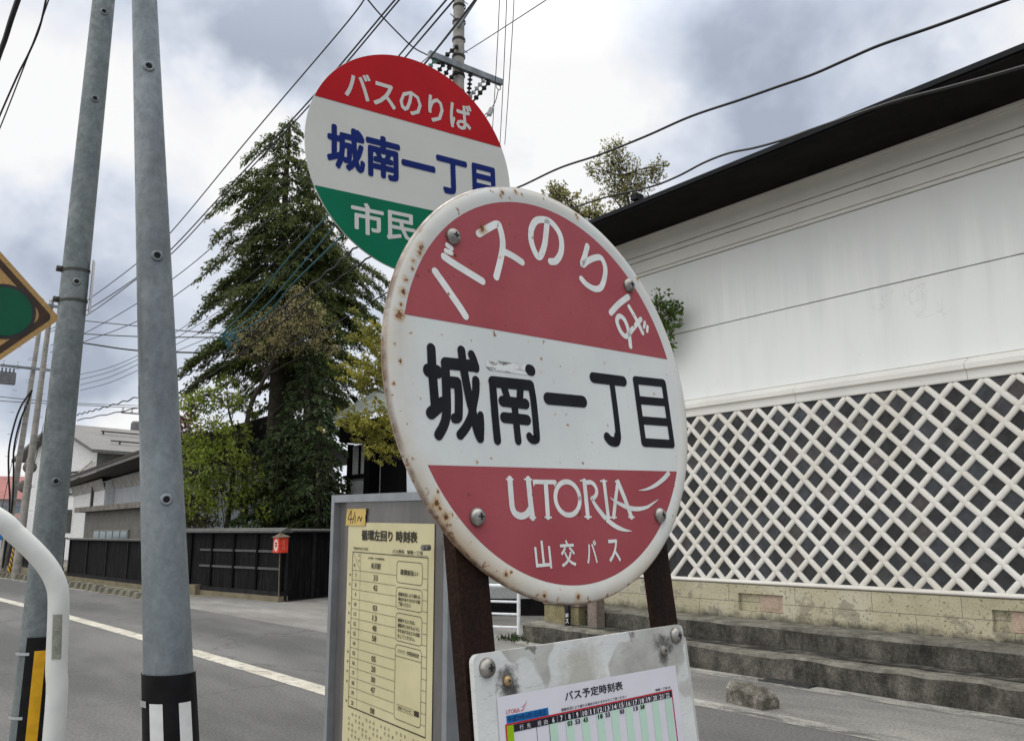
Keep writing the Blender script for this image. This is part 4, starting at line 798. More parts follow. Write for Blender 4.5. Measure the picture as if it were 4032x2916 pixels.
for a0, a1 in ((-0.71, -0.19), (0.375, 0.88)): patch(0.58, h0 - 0.035, a0, a1, 0.0065, 8).build('white_stripe', wstr, o, 'all')
patch(h0 - 0.045, h0 - 0.030, -1.7, -0.85, 0.0085, 30).build('clamp', alu, t, 'all')
patch(1.80, 1.87, -1.6, -1.25, 0.002, 6).build('sticker', wstr, t, 'all')
t, patch, socket, hit, rad, ax, base, tocam = tapered_pole('steel_pole', 'upright dull grey steel pole with a black and yellow banded foot', 3.6, [(407, 0, 88), (309, 1000, 111), (192, 2083, 131)], gal2)
for q in ((407, 70), (372, 408), (300, 1122), (220, 1898)): socket(*hit(*q))
h0, _a = hit(140, 2500)
o = patch(0.75, h0 + 0.0, -0.58, 1.3, 0.006, 30).build('reflector_band', band, t, 'all'); patch(0.79, h0 - 0.045, -0.11, 0.47, 0.0075, 8).build('yellow_stripe', ystr, o, 'all')
for dz in (0.05, 0.26): patch(h0 - dz - 0.010, h0 - dz, -1.9, -0.35, 0.0085, 20).build('clamp', alu, t, 'all')
strap = plain('dark_strap', (0.05, 0.052, 0.045), 0.5, 0.2, 20)
for y in (1066, 1190):
    h, _a = hit(290, y); g = patch(h - 0.008, h + 0.002, -1.75, 1.85, 0.003, 30, 0.010); a = tocam - 1.4; c0 = ax(h) + Vector((math.cos(a), math.sin(a), 0)) * (rad(h) + 0.008)
    g.box(tuple(c0 + Vector((-0.011, -0.011, -0.006))), tuple(c0 + Vector((0.011, 0.011, 0.012)))); g.build('strap', strap, t, 'all')
h1, _a = hit(340, 1030); h2, _a = hit(330, 1235); a = tocam + 1.35; d = Vector((math.cos(a), math.sin(a), 0)); w = Vector((-d.y, d.x, 0)); g = MB()
c1, c2 = ax(h1) + d * (rad(h1) + 0.012), ax(h2) + d * (rad(h2) + 0.012)
g.quad(*[tuple(q) for q in (c2 - w * .022, c2 + w * .018, c1 + w * .018, c1 - w * .022)]); g.quad(*[tuple(q + d * .002) for q in (c2 - w * .022, c2 + w * .018, c1 + w * .018, c1 - w * .022)]); g.build('number_plate', plain('plate_white', (0.55, 0.53, 0.54), 0.5), t)
patch(1.86, 1.95, -1.6, -1.3, 0.002, 6).build('sticker', wstr, t, 'all')
# ================================================================ the yellow diamond sign on its bent white pipe
t = thing('warning_sign', 'yellow diamond warning sign with a green lamp symbol on a bent white pipe', 'road sign', (0.52, 2.68, 0))
g = MB(); pts = [(at(x, y, 2.70)) for x, y in ((118, 1640), (125, 1470), (130, 1335), (124, 1290), (103, 1251), (69, 1213), (34, 1181), (0, 1150))]
P0_ = pts[0]; pts = [Vector((0.527, 2.66, 0))] + pts; e = pts[-1]; pts += [Vector((0.26, 2.71, 1.60)), Vector((0.17, 2.73, 1.69)), Vector((0.13, 2.74, 1.82)), Vector((0.124, 2.74, 2.0)), Vector((0.124, 2.74, 2.45))]
lo = smooth_path([p - Vector((0.52, 2.68, 0)) for p in pts], 6); g.tube(lo, 0.0265, 28)
m = Mat('white_painted_pipe', 0.4); c = m.ramp(m.noise(14, 5), (0.3, (0.54, 0.555, 0.54)), (0.7, (0.60, 0.61, 0.59))); m.color(c).bump(m.noise(250, 3, 0.7), 0.12, 0.002)
g.build('pipe', m.m, t, True)
stk = plain('worn_sticker', (0.23, 0.23, 0.195), 0.7, 0.2, 40, fine=200)
qa, qb = at(140.5, 1358, 2.635), at(132, 1456, 2.645); w = Vector((math.cos(HEAD), -math.sin(HEAD), 0)); g = MB()
cen = [at(128.5, 1358, 2.70), at(125.5, 1456, 2.70)]; a0 = math.atan2(-math.cos(HEAD), -math.sin(HEAD))
for k in range(9):
    a = a0 + 0.02 + 0.85 * k / 8
    for c0 in cen: g.v.append(tuple(c0 + Vector((math.cos(a), math.sin(a), 0)) * 0.0277 - Vector((0.52, 2.68, 0))))
for k in range(8): g.f.append((2 * k, 2 * k + 2, 2 * k + 3, 2 * k + 1))
g.build('sticker', stk, t)
SC = Vector((0.124, 2.62, 2.085)); tl = R(0.2)
def dm(mb, pts, y0, y1=None):                        # an outline on the upright face of the diamond
    mb.v = mb.v; i = len(mb.v); n = len(pts)
    f = lambda p, y: (SC.x + p[0] - 0.52, SC.y + y - 2.68, SC.z + p[1])
    mb.v += [f(p, y0) for p in pts]; mb.f.append(tuple(range(i, i + n)))
    if y1 is not None:
        mb.v += [f(p, y1) for p in pts]; mb.f.append(tuple(i + n + k for k in range(n))[::-1])
        for k in range(n): a, b = i + k, i + (k + 1) % n; mb.f.append((b, a, a + n, b + n))
def diamond(s, r): return round_rect([(0, -s), (s, 0), (0, s), (-s, 0)], r, 8)
ym = plain('sign_yellow', (0.36, 0.225, 0.085), 0.45, 0.06, 6, fine=150); db = plain('sign_border', (0.045, 0.026, 0.016), 0.5, 0.15, 20); gg = plain('lamp_green', (0.0, 0.075, 0.036), 0.45, 0.08, 20); dk = plain('lamp_ring', (0.028, 0.027, 0.028), 0.5, 0.15, 20)
g = MB(); dm(g, diamond(0.325, 0.016), 0.0, 0.003); pl_ = g.build('sign_plate', ym, t)
g = MB(); o_, i_ = diamond(0.306, 0.016), diamond(0.283, 0.03); n = len(o_); i0 = len(g.v)
g.v += [(SC.x + p[0] - 0.52, SC.y - 0.0008 - 2.68, SC.z + p[1]) for p in o_ + i_]
for k in range(n): b = (k + 1) % n; g.f.append((i0 + k, i0 + b, i0 + n + b, i0 + n + k))
g.build('border', db, pl_)
circ = lambda cx, r: [(cx + r * math.cos(2 * math.pi * k / 40), -0.001 + r * math.sin(2 * math.pi * k / 40)) for k in range(40)]
for cx, nm, mt in ((0.188, 'green_lamp', gg), (0.0, 'amber_lamp', plain('lamp_amber', (0.40, 0.18, 0.01), 0.45)), (-0.188, 'red_lamp', plain('lamp_red', (0.35, 0.012, 0.012), 0.45))):
    g = MB(); dm(g, circ(cx, 0.0755), -0.0013); rg = g.build('lamp_ring', dk, pl_); g = MB(); dm(g, circ(cx, 0.0665), -0.0021); g.build(nm, mt, rg)
for z in (-0.1, 0.1): g = MB(); g.box((SC.x - 0.05 - 0.52, 0.0 - 0.056, SC.z + z - 0.014), (SC.x + 0.05 - 0.52, 0.03, SC.z + z + 0.014)); g.build('bracket', alu, t)
# ================================================================ the black board fence and what stands by it
m = Mat('black_boards', 0.85, 0, 0.1)
sx = m.sep(); pl = m.math('FRACT', m.math('MULTIPLY', sx['X'], 1 / 0.115)); gap = m.ramp(m.math('ABSOLUTE', m.math('SUBTRACT', pl, 0.5)), (0.44, 1.0), (0.49, 0.25))
c = m.ramp(m.noise(5, 6, 0.65, m.co((3, 1, 0.3))), (0.3, (0.006, 0.006, 0.007)), (0.55, (0.011, 0.011, 0.012)), (0.75, (0.022, 0.021, 0.021)))
m.color(m.mix(1, c, gap, 'MULTIPLY')).bump(gap, 0.5, 0.01); boards = m.m
ftrim = plain('fence_timber', (0.022, 0.022, 0.024), 0.85, 0.25, 6, spec=0.1); fdark = plain('fence_post_black', (0.004, 0.004, 0.0045), 0.9, 0.2, 6, spec=0.08)
cap = plain('fence_cap', (0.085, 0.087, 0.085), 0.7, 0.25, 4, fine=25)
fbase = plain('fence_footing', (0.19, 0.165, 0.11), 0.92, 0.3, 3, fine=35, bump=0.4)
def fence(name, label, A, B, z0, z1, posts, capw, rails=False, capz=0.12):
    """a run of boards from A to B, local x along it, local -y towards the road"""
    A, B = Vector((*A, 0)), Vector((*B, 0)); d = B - A; L = d.length
    t = thing(name, label, 'fence', A); t.rotation_euler = (0, 0, math.atan2(d.y, d.x))
    g = MB(); g.box((0, 0, z0), (L, 0.04, z1)); g.build('boards', boards, t)
    g = MB(); g.box((-0.03, -0.05, 0.0), (L + 0.02, 0.16, z0 - 0.10)); g.build('footing', fbase, t)
    g = MB(); g.box((0, -0.045, z0 - 0.098), (L, 0.07, z0 - 0.002)); g.build('bottom_rail', ftrim, t)
    g = MB()
    pr_ = [(-capw, z1 - 0.01), (-capw, z1 + 0.03), (0.02, z1 + capz), (capw + 0.04, z1 + 0.03), (capw + 0.04, z1 - 0.01)]; i = 0
    for x in (-0.1, L + 0.1): g.v += [(x, y, z) for y, z in pr_]
    for k in range(5): g.f.append((k, (k + 1) % 5, 5 + (k + 1) % 5, 5 + k))
    g.f += [(0, 1, 2, 3, 4), (9, 8, 7, 6, 5)]; g.build('cap', cap, t)
    for k in range(posts + 1):
        x = L * k / posts; g = MB(); g.box((x - 0.035, -0.04, z0), (x + 0.035, -0.001, z1 - 0.012)); g.build('post', fdark if rails else ftrim, t)
    if rails:
        for z in rails: g = MB(); g.box((rails_x0, -0.024, z - 0.025), (L - 0.05, -0.002, z + 0.025)); g.build('rail', cap, t)
    return t
rails_x0 = 2.4
fence('board_fence', 'black board fence with shelf-like rails ending at the corner behind the red lantern', (6.93, 24.3), (8.02, 18.48), 0.22, 1.50, 6, 0.13, (1.08, 0.70), 0.10)
fence('board_fence', 'long plain black board fence on a stone footing before the white houses', (6.35, 31.5), (6.93, 24.45), 0.22, 1.27, 4, 0.10, False, 0.05)
fence('board_fence', 'low black board fence farthest off behind the upright steel pole', (5.6, 40.0), (6.2, 31.8), 0.35, 1.30, 4, 0.05, False, 0.03)
fence('board_fence', 'pitch black fence side running back from the lantern corner to the gate', (8.10, 18.50), (11.6, 20.40), 0.03, 1.52, 4, 0.10, False, 0.06)
g = MB(); p = Vector((7.33, 22.0, 0)); t = thing('stone_stub', 'short pale stone stub against the foot of the black fence', 'stone', p); t.rotation_euler = (0, 0, 0.2); g.box((-0.14, -0.2, 0), (0.14, 0.2, 0.24)); g.build('stone', fbase, t)
# red paper lantern on a bamboo stake
lan = thing('lantern', 'red paper lantern with a straw roof on a thin bamboo stake', 'lantern', (7.90, 18.36, 0)); lan.rotation_euler = (0, 0, R(10))
bam = plain('bamboo', (0.16, 0.125, 0.075), 0.6, 0.2, 20)
g = MB(); g.tube([(0.02, 0, 0), (0.0, 0, 0.5), (-0.01, 0, 1.08)], [0.014, 0.013, 0.012], 8); g.build('stake', bam, lan)
m = Mat('red_paper', 0.6); m.color(m.ramp(m.noise(14, 3), (0.3, (0.62, 0.035, 0.012)), (0.7, (0.74, 0.055, 0.02)))); rp = m.m
g = MB(); g.box((-0.115, -0.115, 1.06), (0.115, 0.115, 1.385)); sh = g.build('paper_box', rp, lan); 
whp = flat('lantern_white', (0.70, 0.62, 0.60))
o_ = [(0.075 * math.cos(2 * math.pi * k / 24), 0.13 * math.sin(2 * math.pi * k / 24)) for k in range(24)]
g = MB(); i = 0; g.quad(*[(-0.1165, -q[0], 1.225 + q[1]) for q in o_]); d1 = g.build('white_disc', whp, lan); d1.parent = sh
g = MB(); words(g, '中', (-0.045, -0.085, 0.045, 0.085), 0, 0.05); g.v = [(-0.118, -x, 1.225 + y) for x, y, z in g.v]; q = g.build('lettering', rp, lan); q.parent = sh
g = MB()
for k, s in enumerate('米沢城'): words(g, s, (-0.028, 0.055 - 0.075 * k, 0.032, 0.115 - 0.075 * k), 0, 0.0)
g.v = [(x, -0.1165, 1.225 + y) for x, y, z in g.v]; q = g.build('side_lettering', flat('pink_ink', (0.66, 0.30, 0.24)), lan); q.parent = sh
straw = plain('straw', (0.13, 0.11, 0.08), 0.9, 0.35, 25, fine=120, bump=0.5)
g = MB(); i = 0; g.v = [(-0.15, -0.15, 1.39), (0.15, -0.15, 1.40), (0.15, 0.15, 1.39), (-0.15, 0.15, 1.385), (-0.02, -0.02, 1.49), (0.03, 0.01, 1.48)]
g.f = [(0, 1, 5, 4), (1, 2, 5), (2, 3, 4, 5), (3, 0, 4), (3, 2, 1, 0)]; g.build('straw_roof', straw, lan)
# kerb stones with gaps along the far edge
ks = plain('kerb_stone', (0.17, 0.16, 0.125), 0.92, 0.35, 5, fine=50, bump=0.5)
proto = None
for k in range(40):
    y = 20.6 + k * 0.52
    if proto is None:
        proto = thing('kerb_stone', 'squat grey kerb stone set with gaps along the foot of the black fence', 'kerb stone', (0, 0, 0), None, 'kerb stones along the black fence')
        g = MB(); g.v = [(-0.12, -0.16, 0), (0.12, -0.16, 0), (0.12, 0.16, 0), (-0.12, 0.16, 0), (-0.08, -0.13, 0.21), (0.10, -0.13, 0.22), (0.10, 0.12, 0.20), (-0.07, 0.13, 0.22)]
        g.f = [(3, 2, 1, 0), (4, 5, 6, 7), (0, 1, 5, 4), (1, 2, 6, 5), (2, 3, 7, 6), (3, 0, 4, 7)]; st_ = g.build('stone', ks, proto); o = proto
    else:
        o = link(proto.copy()); c_ = link(st_.copy()); c_.parent = o
    o.location = (road_x(y) + 2.52 + rnd.uniform(-.02, .02), y, 0); o.rotation_euler = (0, 0, rnd.uniform(-.12, .12)); o.scale = (1, rnd.uniform(.8, 1.1), rnd.uniform(.6, .85))
g = MB()
for a, b in zip(ys[9:], ys[10:]): g.quad((road_x(a) + 2.36, a, 0.002), (9, a, 0.002), (9, b, 0.002), (road_x(b) + 2.36, b, 0.002))
kind(g.build('verge', plain('verge_dirt', (0.19, 0.175, 0.135), 0.95, 0.3, 2.5, fine=30)), 'structure')
# ================================================================ the black roofed gate
gt = thing('roofed_gate', 'black timber gate with a grey tiled roof and white plaster panels', 'gate', (11.8, 19.5, 0))
def gb(g, n, mt, p=None): g.v = [(a - 11.8, b - 19.5, c) for a, b, c in g.v]; o = g.build(n, mt, gt); o.parent = p or gt; return o
gr = Mat('gate_tile', 0.6); sx = gr.sep(); rb = gr.ramp(gr.math('ABSOLUTE', gr.math('SUBTRACT', gr.math('FRACT', gr.math('MULTIPLY', sx['Y'], 4.0)), 0.5)), (0.0, 1.15), (0.5, 0.55))
gr.color(gr.mix(1, gr.ramp(gr.noise(5, 5), (0.3, (0.09, 0.11, 0.10)), (0.7, (0.19, 0.21, 0.19))), rb, 'MULTIPLY'))
g = MB(); g.quad((10.9, 22.6, 4.62), (10.9, 15.2, 4.62), (13.0, 15.2, 6.0), (13.0, 22.6, 6.0)); g.quad((10.9, 22.6, 4.56), (10.9, 15.2, 4.56), (13.0, 15.2, 5.94), (13.0, 22.6, 5.94)); g.quad((10.9, 22.6, 4.56), (10.9, 15.2, 4.56), (10.9, 15.2, 4.62), (10.9, 22.6, 4.62))
g.quad((15.1, 22.6, 4.62), (15.1, 15.2, 4.62), (13.0, 15.2, 6.0), (13.0, 22.6, 6.0)); rf = gb(g, 'roof', gr.m)
g = MB(); g.bar((13.0, 15.1, 6.06), (13.0, 22.7, 6.06), 0.3, 0.22); gb(g, 'ridge', gr.m, rf)
g = MB(); g.box((11.2, 15.6, 4.0), (13.6, 22.3, 4.5)); gb(g, 'beam', fdark)
g = MB(); g.box((11.9, 16.2, 0), (12.0, 21.3, 3.98)); gb(g, 'door', fdark)
for y in (21.42, 16.0): g = MB(); g.box((11.62, y - 0.16, 0), (11.95, y + 0.16, 4.0)); gb(g, 'pillar', fdark)
g = MB(); g.box((11.72, 21.6, 0.2), (11.8, 22.55, 3.0)); gb(g, 'plaster_panel', grey)
g = MB(); g.box((11.72, 21.6, 3.12), (11.8, 22.45, 3.95)); gb(g, 'plaster_panel', grey)
g = MB(); g.box((11.66, 21.59, 3.0), (11.82, 22.9, 3.11)); g.box((11.66, 22.56, 0), (11.82, 22.68, 4.0)); g.box((11.68, 21.95, 3.12), (11.81, 22.03, 3.95)); gb(g, 'rail', fdark)
g = MB(); g.box((11.885, 21.12, 0.2), (11.895, 21.15, 3.5)); gb(g, 'door_edge', plain('pale_edge', (0.35, 0.35, 0.34)))
# ================================================================ houses down the street
wht = plain('white_wall', (0.66, 0.665, 0.67), 0.8, 0.06, 2, fine=10); shd = plain('dark_and_shaded_wall', (0.15, 0.15, 0.145), 0.85, 0.25, 2, fine=12); slate = plain('slate_roof', (0.125, 0.122, 0.12), 0.6, 0.15, 1.2, fine=8)
trimb = plain('brown_trim', (0.045, 0.036, 0.03), 0.7, 0.2, 5); glass = Mat('window_glass', 0.12); glass.color((0.16, 0.22, 0.24)); glass = glass.m
# gabled white house: the near corner, the far corner and the way it runs back
A, B = at(394 / K, 1780 / K, 52), at(95 / K, 1815 / K, 61); A.z = B.z = 6.1
wd = (B - A); GW = wd.length; ex = wd.normalized(); ey = Vector((ex.y, -ex.x, 0))          # ex along the gable wall, ey back into the house
if ey.dot(_Rt) < 0: ey = -ey
hs = thing('gabled_house', 'white gabled house with a grey slate roof and snow rails behind the black fence', 'house', (A.x, A.y, 0))
hm = Matrix(((ex.x, ey.x, 0, A.x), (ex.y, ey.y, 0, A.y), (0, 0, 1, 0), (0, 0, 0, 1))); hs.matrix_world = hm
zt = 6.1 + GW * 0.165; g = MB(); D_ = 14
g.quad((0.3, 0, 0), (GW - 0.3, 0, 0), (GW - 0.3, 0, 6.0), (GW / 2, 0, zt - 0.1), (0.3, 0, 6.0)); g.quad((GW - 0.3, 0, 0), (GW - 0.3, D_, 0), (GW - 0.3, D_, 6.0), (GW - 0.3, 0, 6.0)); g.build('gable_wall', wht, hs)
g = MB(); g.quad((0.3, 0.01, 0), (0.3, D_, 0), (0.3, D_, 6.0), (0.3, 0.01, 6.0)); g.build('side_wall', shd, hs)  # dark grey side wall, its shadow painted into the colour
g = MB()
for x0, x1 in ((-0.35, GW / 2), (GW + 0.35, GW / 2)):
    z0 = 5.88; g.quad((x0, -0.6, z0), (x1, -0.6, zt), (x1, D_, zt), (x0, D_, z0)); g.quad((x0, -0.6, z0 - 0.18), (x1, -0.6, zt - 0.18), (x1, D_, zt - 0.18), (x0, D_, z0 - 0.18)); g.quad((x0, -0.6, z0 - 0.18), (x1, -0.6, zt - 0.18), (x1, -0.6, zt), (x0, -0.6, z0)); g.quad((x0, -0.6, z0 - 0.18), (x0, D_, z0 - 0.18), (x0, D_, z0), (x0, -0.6, z0))
rf = g.build('roof', slate, hs)
for fr in (0.28, 0.68):
    x = -0.35 + (GW / 2 + 0.35) * fr; z = 5.88 + (zt - 5.88) * fr; g = MB(); g.bar((x, 0.8 + fr, z + 0.16), (x, D_, z + 0.16), 0.07, 0.07)
    for k in range(6): g.bar((x, 1.6 + k * 2.4, z), (x, 1.6 + k * 2.4, z + 0.16), 0.07, 0.07)
    g.build('snow_rail', trimb, rf)
x = GW * 0.30; g = MB(); g.box((x - 0.85, -0.09, 3.55), (x + 0.85, -0.005, 4.85)); wn_ = g.build('window', trimb, hs); g = MB(); g.box((x - 0.76, -0.11, 3.63), (x - 0.03, -0.092, 4.73)); g.box((x + 0.03, -0.11, 3.63), (x + 0.76, -0.092, 4.73)); g.build('pane', glass, wn_)
g = MB(); g.bar((0.5, -0.15, 5.3), (2.3, -0.15, 4.6), 0.08, 0.08); g.bar((2.3, -0.15, 4.6), (2.3, -0.15, 3.9), 0.08, 0.08); g.build('gutter_pipe', plain('pale_pipe', (0.45, 0.41, 0.36)), hs)
# long plaster storehouse running along the street
KX = 8.6
kr = thing('plaster_kura', 'long white plaster storehouse with a dark eave nearer than the gabled house', 'storehouse', (KX, 36, 0))
def kb(g, n, mt, p=None): g.v = [(a - KX, b - 36, c) for a, b, c in g.v]; o = g.build(n, mt, kr); o.parent = p or kr; return o
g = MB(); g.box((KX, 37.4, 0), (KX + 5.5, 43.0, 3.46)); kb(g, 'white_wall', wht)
g = MB(); g.box((KX + 0.35, 28, 0), (KX + 5.4, 37.38, 3.6)); kb(g, 'shaded_wall', plain('blue_grey_wall', (0.40, 0.43, 0.455), 0.8, 0.06, 2))  # recessed wall, its shade put into the blue-grey colour
g = MB(); g.quad((KX - 0.16, 37.39, 3.60), (KX + 0.005, 37.39, 3.15), (KX + 0.005, 43.05, 3.05), (KX - 0.16, 43.05, 3.47)); g.quad((KX + 0.18, 28, 3.60), (KX + 0.345, 28, 3.2), (KX + 0.345, 37.37, 3.2), (KX + 0.18, 37.37, 3.60)); kb(g, 'cornice', plain('greyer_plaster', (0.34, 0.335, 0.32), 0.85, 0.2, 4))  # cornice in a greyer tone than the wall
g = MB(); g.quad((KX - 0.75, 27.5, 4.12), (KX - 0.75, 43.7, 3.62), (KX + 2.8, 43.7, 4.95), (KX + 2.8, 27.5, 5.40)); g.quad((KX + 6.3, 27.5, 3.93), (KX + 6.3, 43.7, 3.93), (KX + 2.8, 43.7, 4.95), (KX + 2.8, 27.5, 5.40)); g.quad((KX - 0.75, 27.5, 4.02), (KX - 0.75, 43.7, 3.52), (KX - 0.75, 43.7, 3.62), (KX - 0.75, 27.5, 4.12)); rf = kb(g, 'roof', slate)
g = MB(); g.quad((KX - 0.74, 27.5, 4.01), (KX - 0.74, 43.7, 3.51), (KX + 0.35, 43.7, 3.47), (KX + 0.35, 27.5, 3.90)); kb(g, 'eave', trimb)
for q in (0.35, 1.1): g = MB(); g.bar((KX - 0.75 + q, 28, 4.20 + q * .37), (KX - 0.75 + q, 43.2, 3.72 + q * .37), 0.06, 0.10); kb(g, 'snow_rail', trimb, rf)
g = MB(); g.box((KX - 0.09, 39.2, 1.0), (KX - 0.006, 39.36, 3.5)); kb(g, 'downpipe', plain('downpipe', (0.09, 0.085, 0.075), 0.7))
g = MB(); g.box((KX - 0.35, 43.1, 1.45), (KX + 0.4, 44.2, 2.5)); kb(g, 'porch', shd)
lw = thing('low_house', 'low grey walled annexe with a flat roof edge and a row of windows', 'house', (7.7, 33, 0))
def lb(g, n, mt, p=None): g.v = [(a - 7.7, b - 33, c) for a, b, c in g.v]; o = g.build(n, mt, lw); o.parent = p or lw; return o
g = MB(); g.box((7.72, 27.5, 0), (8.5, 36.3, 2.24)); lb(g, 'wall', plain('taupe_wall', (0.155, 0.148, 0.132), 0.85, 0.15, 2, fine=12))
g = MB(); g.box((7.45, 27.2, 2.242), (8.55, 36.9, 2.42)); lb(g, 'roof', plain('weathered_fascia', (0.16, 0.145, 0.125), 0.8, 0.25, 3))
for k in range(5):
    y = 34.0 - k * 0.92; g = MB(); g.box((7.66, y - 0.45, 1.22), (7.715, y + 0.45, 1.58)); f_ = lb(g, 'window', plain('window_frame_grey', (0.20, 0.195, 0.18))); g = MB(); g.box((7.645, y - 0.38, 1.26), (7.658, y + 0.38, 1.53)); lb(g, 'pane', glass, f_)
rr_ = thing('red_roof_house', 'distant building with a dull red roof at the end of the street', 'building', at(20, 1150, 78).xy.to_3d())
rr_.rotation_euler = (0, 0, R(-20)); g = MB(); g.box((-7, 0, 0), (5, 8, 4.0)); g.build('wall', plain('pale_wall', (0.42, 0.42, 0.45), 0.8, 0.15, 0.6), rr_)
g = MB(); g.quad((-7.5, -0.6, 4.0), (5.5, -0.6, 4.0), (5.5, 4, 6.0), (-7.5, 4, 6.0)); g.quad((-7.5, 8.6, 4.0), (5.5, 8.6, 4.0), (5.5, 4, 6.0), (-7.5, 4, 6.0)); g.build('roof', plain('red_roof', (0.27, 0.105, 0.095), 0.7, 0.1, 1), rr_)
for k in range(4): g = MB(); g.box((-6.4 + k * 2.8, -0.05, 2.3), (-4.4 + k * 2.8, 0.0, 3.5)); g.build('window', glass, rr_)
p = at(33, 1160, 60); t = thing('shop_sign', 'blue and white shop sign on legs far down the street', 'sign', (p.x, p.y, 0)); t.rotation_euler = (0, 0, R(-8))
g = MB(); g.box((-0.75, 0, 1.05), (0.95, 0.08, 2.25)); pn = g.build('panel', flat('shop_blue', (0.02, 0.14, 0.42)), t); g = MB(); g.box((-0.75, -0.004, 2.27), (0.95, 0.08, 2.62)); g.build('top_panel', flat('shop_pink', (0.55, 0.36, 0.33)), t)
g = MB(); words(g, 'やか', (-0.5, 1.15, 0.75, 2.1), 0, 0.05); g.v = [(x, -0.006, y) for x, y, z in g.v]; g.build('lettering', whi, pn)
for x in (-0.6, 0.8): g = MB(); g.tube([(x, 0.04, 0), (x, 0.04, 1.05)], 0.04, 8); g.build('leg', alu, t)
mb_ = plain('mirror_back', (0.13, 0.115, 0.105), 0.6, 0.2, 6)
p = at(56, 1105, 35.0); t = thing('convex_mirror', 'pair of round road mirrors seen from behind beside the concrete pole', 'road mirror', (p.x, p.y, 0)); t.rotation_euler = (0, 0, R(-15))
g = MB(); g.tube([(0, 0.08, 0), (0, 0.08, 4.2)], 0.05, 10); g.build('post', plain('mirror_post', (0.35, 0.35, 0.35)), t)
for z, x in ((3.75, 0.04), (3.08, -0.06)):
    g = MB(); g.lathe([(0.0001, 0.05), (0.14, 0.04), (0.22, 0.012), (0.225, 0.0), (0.22, -0.01), (0.0001, -0.03)], 32); g.v = [(x + a, -c, z + b) for a, b, c in g.v]; g.build('mirror', mb_, t, 'all')
# ================================================================ utility poles
cpole = Mat('concrete_pole', 0.85); c = cpole.ramp(cpole.noise(5, 6, 0.65, cpole.co((1, 1, 0.5))), (0.3, (0.25, 0.235, 0.21)), (0.7, (0.36, 0.34, 0.31)))
cpole.color(cpole.mix(0.7, c, cpole.ramp(cpole.noise(2.2, 5, 0.7, cpole.co((0.3, 0.3, 2.5))), (0.35, 0.75), (0.6, 1.0)), 'MULTIPLY')); cpole = cpole.m
zinc = plain('zinc_arm', (0.20, 0.22, 0.235), 0.5, 0.2, 6, metal=0.4); insd = plain('dark_insulator', (0.025, 0.022, 0.022), 0.5, 0.2, 12); porc = plain('porcelain', (0.55, 0.56, 0.56), 0.25, 0.1, 12); cab = plain('black_cable', (0.012, 0.012, 0.014), 0.55, 0.2, 30); grn = plain('green_glass', (0.10, 0.24, 0.19), 0.3, 0.2, 10)
def insul(parent, a, b, r, mat, n=4):
    a, b = Vector(a), Vector(b); L = (b - a).length; M = Matrix.Translation(a) @ (b - a).to_track_quat('Z', 'Y').to_matrix().to_4x4(); g = MB(); prof = [(0.0001, 0)]
    for k in range(n): z = L * k / n; h = L / n; prof += [(r * 0.35, z + h * 0.1), (r, z + h * 0.35), (r * 0.95, z + h * 0.6), (r * 0.35, z + h * 0.8)]
    prof.append((0.0001, L)); g.lathe(prof, 12); g.v = [tuple(M @ Vector(p)) for p in g.v]; return g.build('insulator', mat, parent, 'all')
def pegs(t, r, z0, z1, n, ang):
    for k in range(n):
        z = z0 + (z1 - z0) * k / n; a = ang + (math.pi if k % 2 else 0); g = MB(); g.tube([(r * .9 * math.cos(a), r * .9 * math.sin(a), z), ((r + 0.16) * math.cos(a), (r + 0.16) * math.sin(a), z + 0.01)], 0.009, 6); g.build('step_peg', zinc, t)
p = at(1806 / K, 200 / K, 14.6)
PA = thing('utility_pole', 'banded concrete utility pole with a grey crossarm above the city bus sign', 'utility pole', (p.x, p.y, 0)); ZA = at(1806 / K, 258 / K, 14.4).z
g = MB(); g.tube([(0.03, 0, 0), (0, 0, 9), (-0.01, 0, 13)], [0.165, 0.112, 0.095], 28); g.build('shaft', cpole, PA, True)
for z in (ZA - 1.25, ZA - 0.42, ZA - 0.10, ZA + 0.28, ZA + 0.62, ZA + 0.98, ZA + 1.3, ZA + 2.2): g = MB(); g.lathe([(0.117, z - 0.025), (0.124, z - 0.02), (0.124, z + 0.02), (0.117, z + 0.025)], 24); g.build('clamp_band', insd, PA)
g = MB(); g.box((-0.74, -0.20, ZA - 0.055), (0.88, -0.115, ZA + 0.055)); arm = g.build('crossarm', zinc, PA)
g = MB(); g.box((-0.12, -0.19, ZA + 1.72), (-0.03, -0.9, ZA + 1.82)); g.bar((-0.05, -0.2, ZA + 1.85), (0.75, -0.9, ZA + 1.95), 0.09, 0.09); g.bar((-0.1, -0.1, ZA + 0.8), (0.35, -0.75, ZA + 1.9), 0.045, 0.045); g.build('brace', zinc, PA)
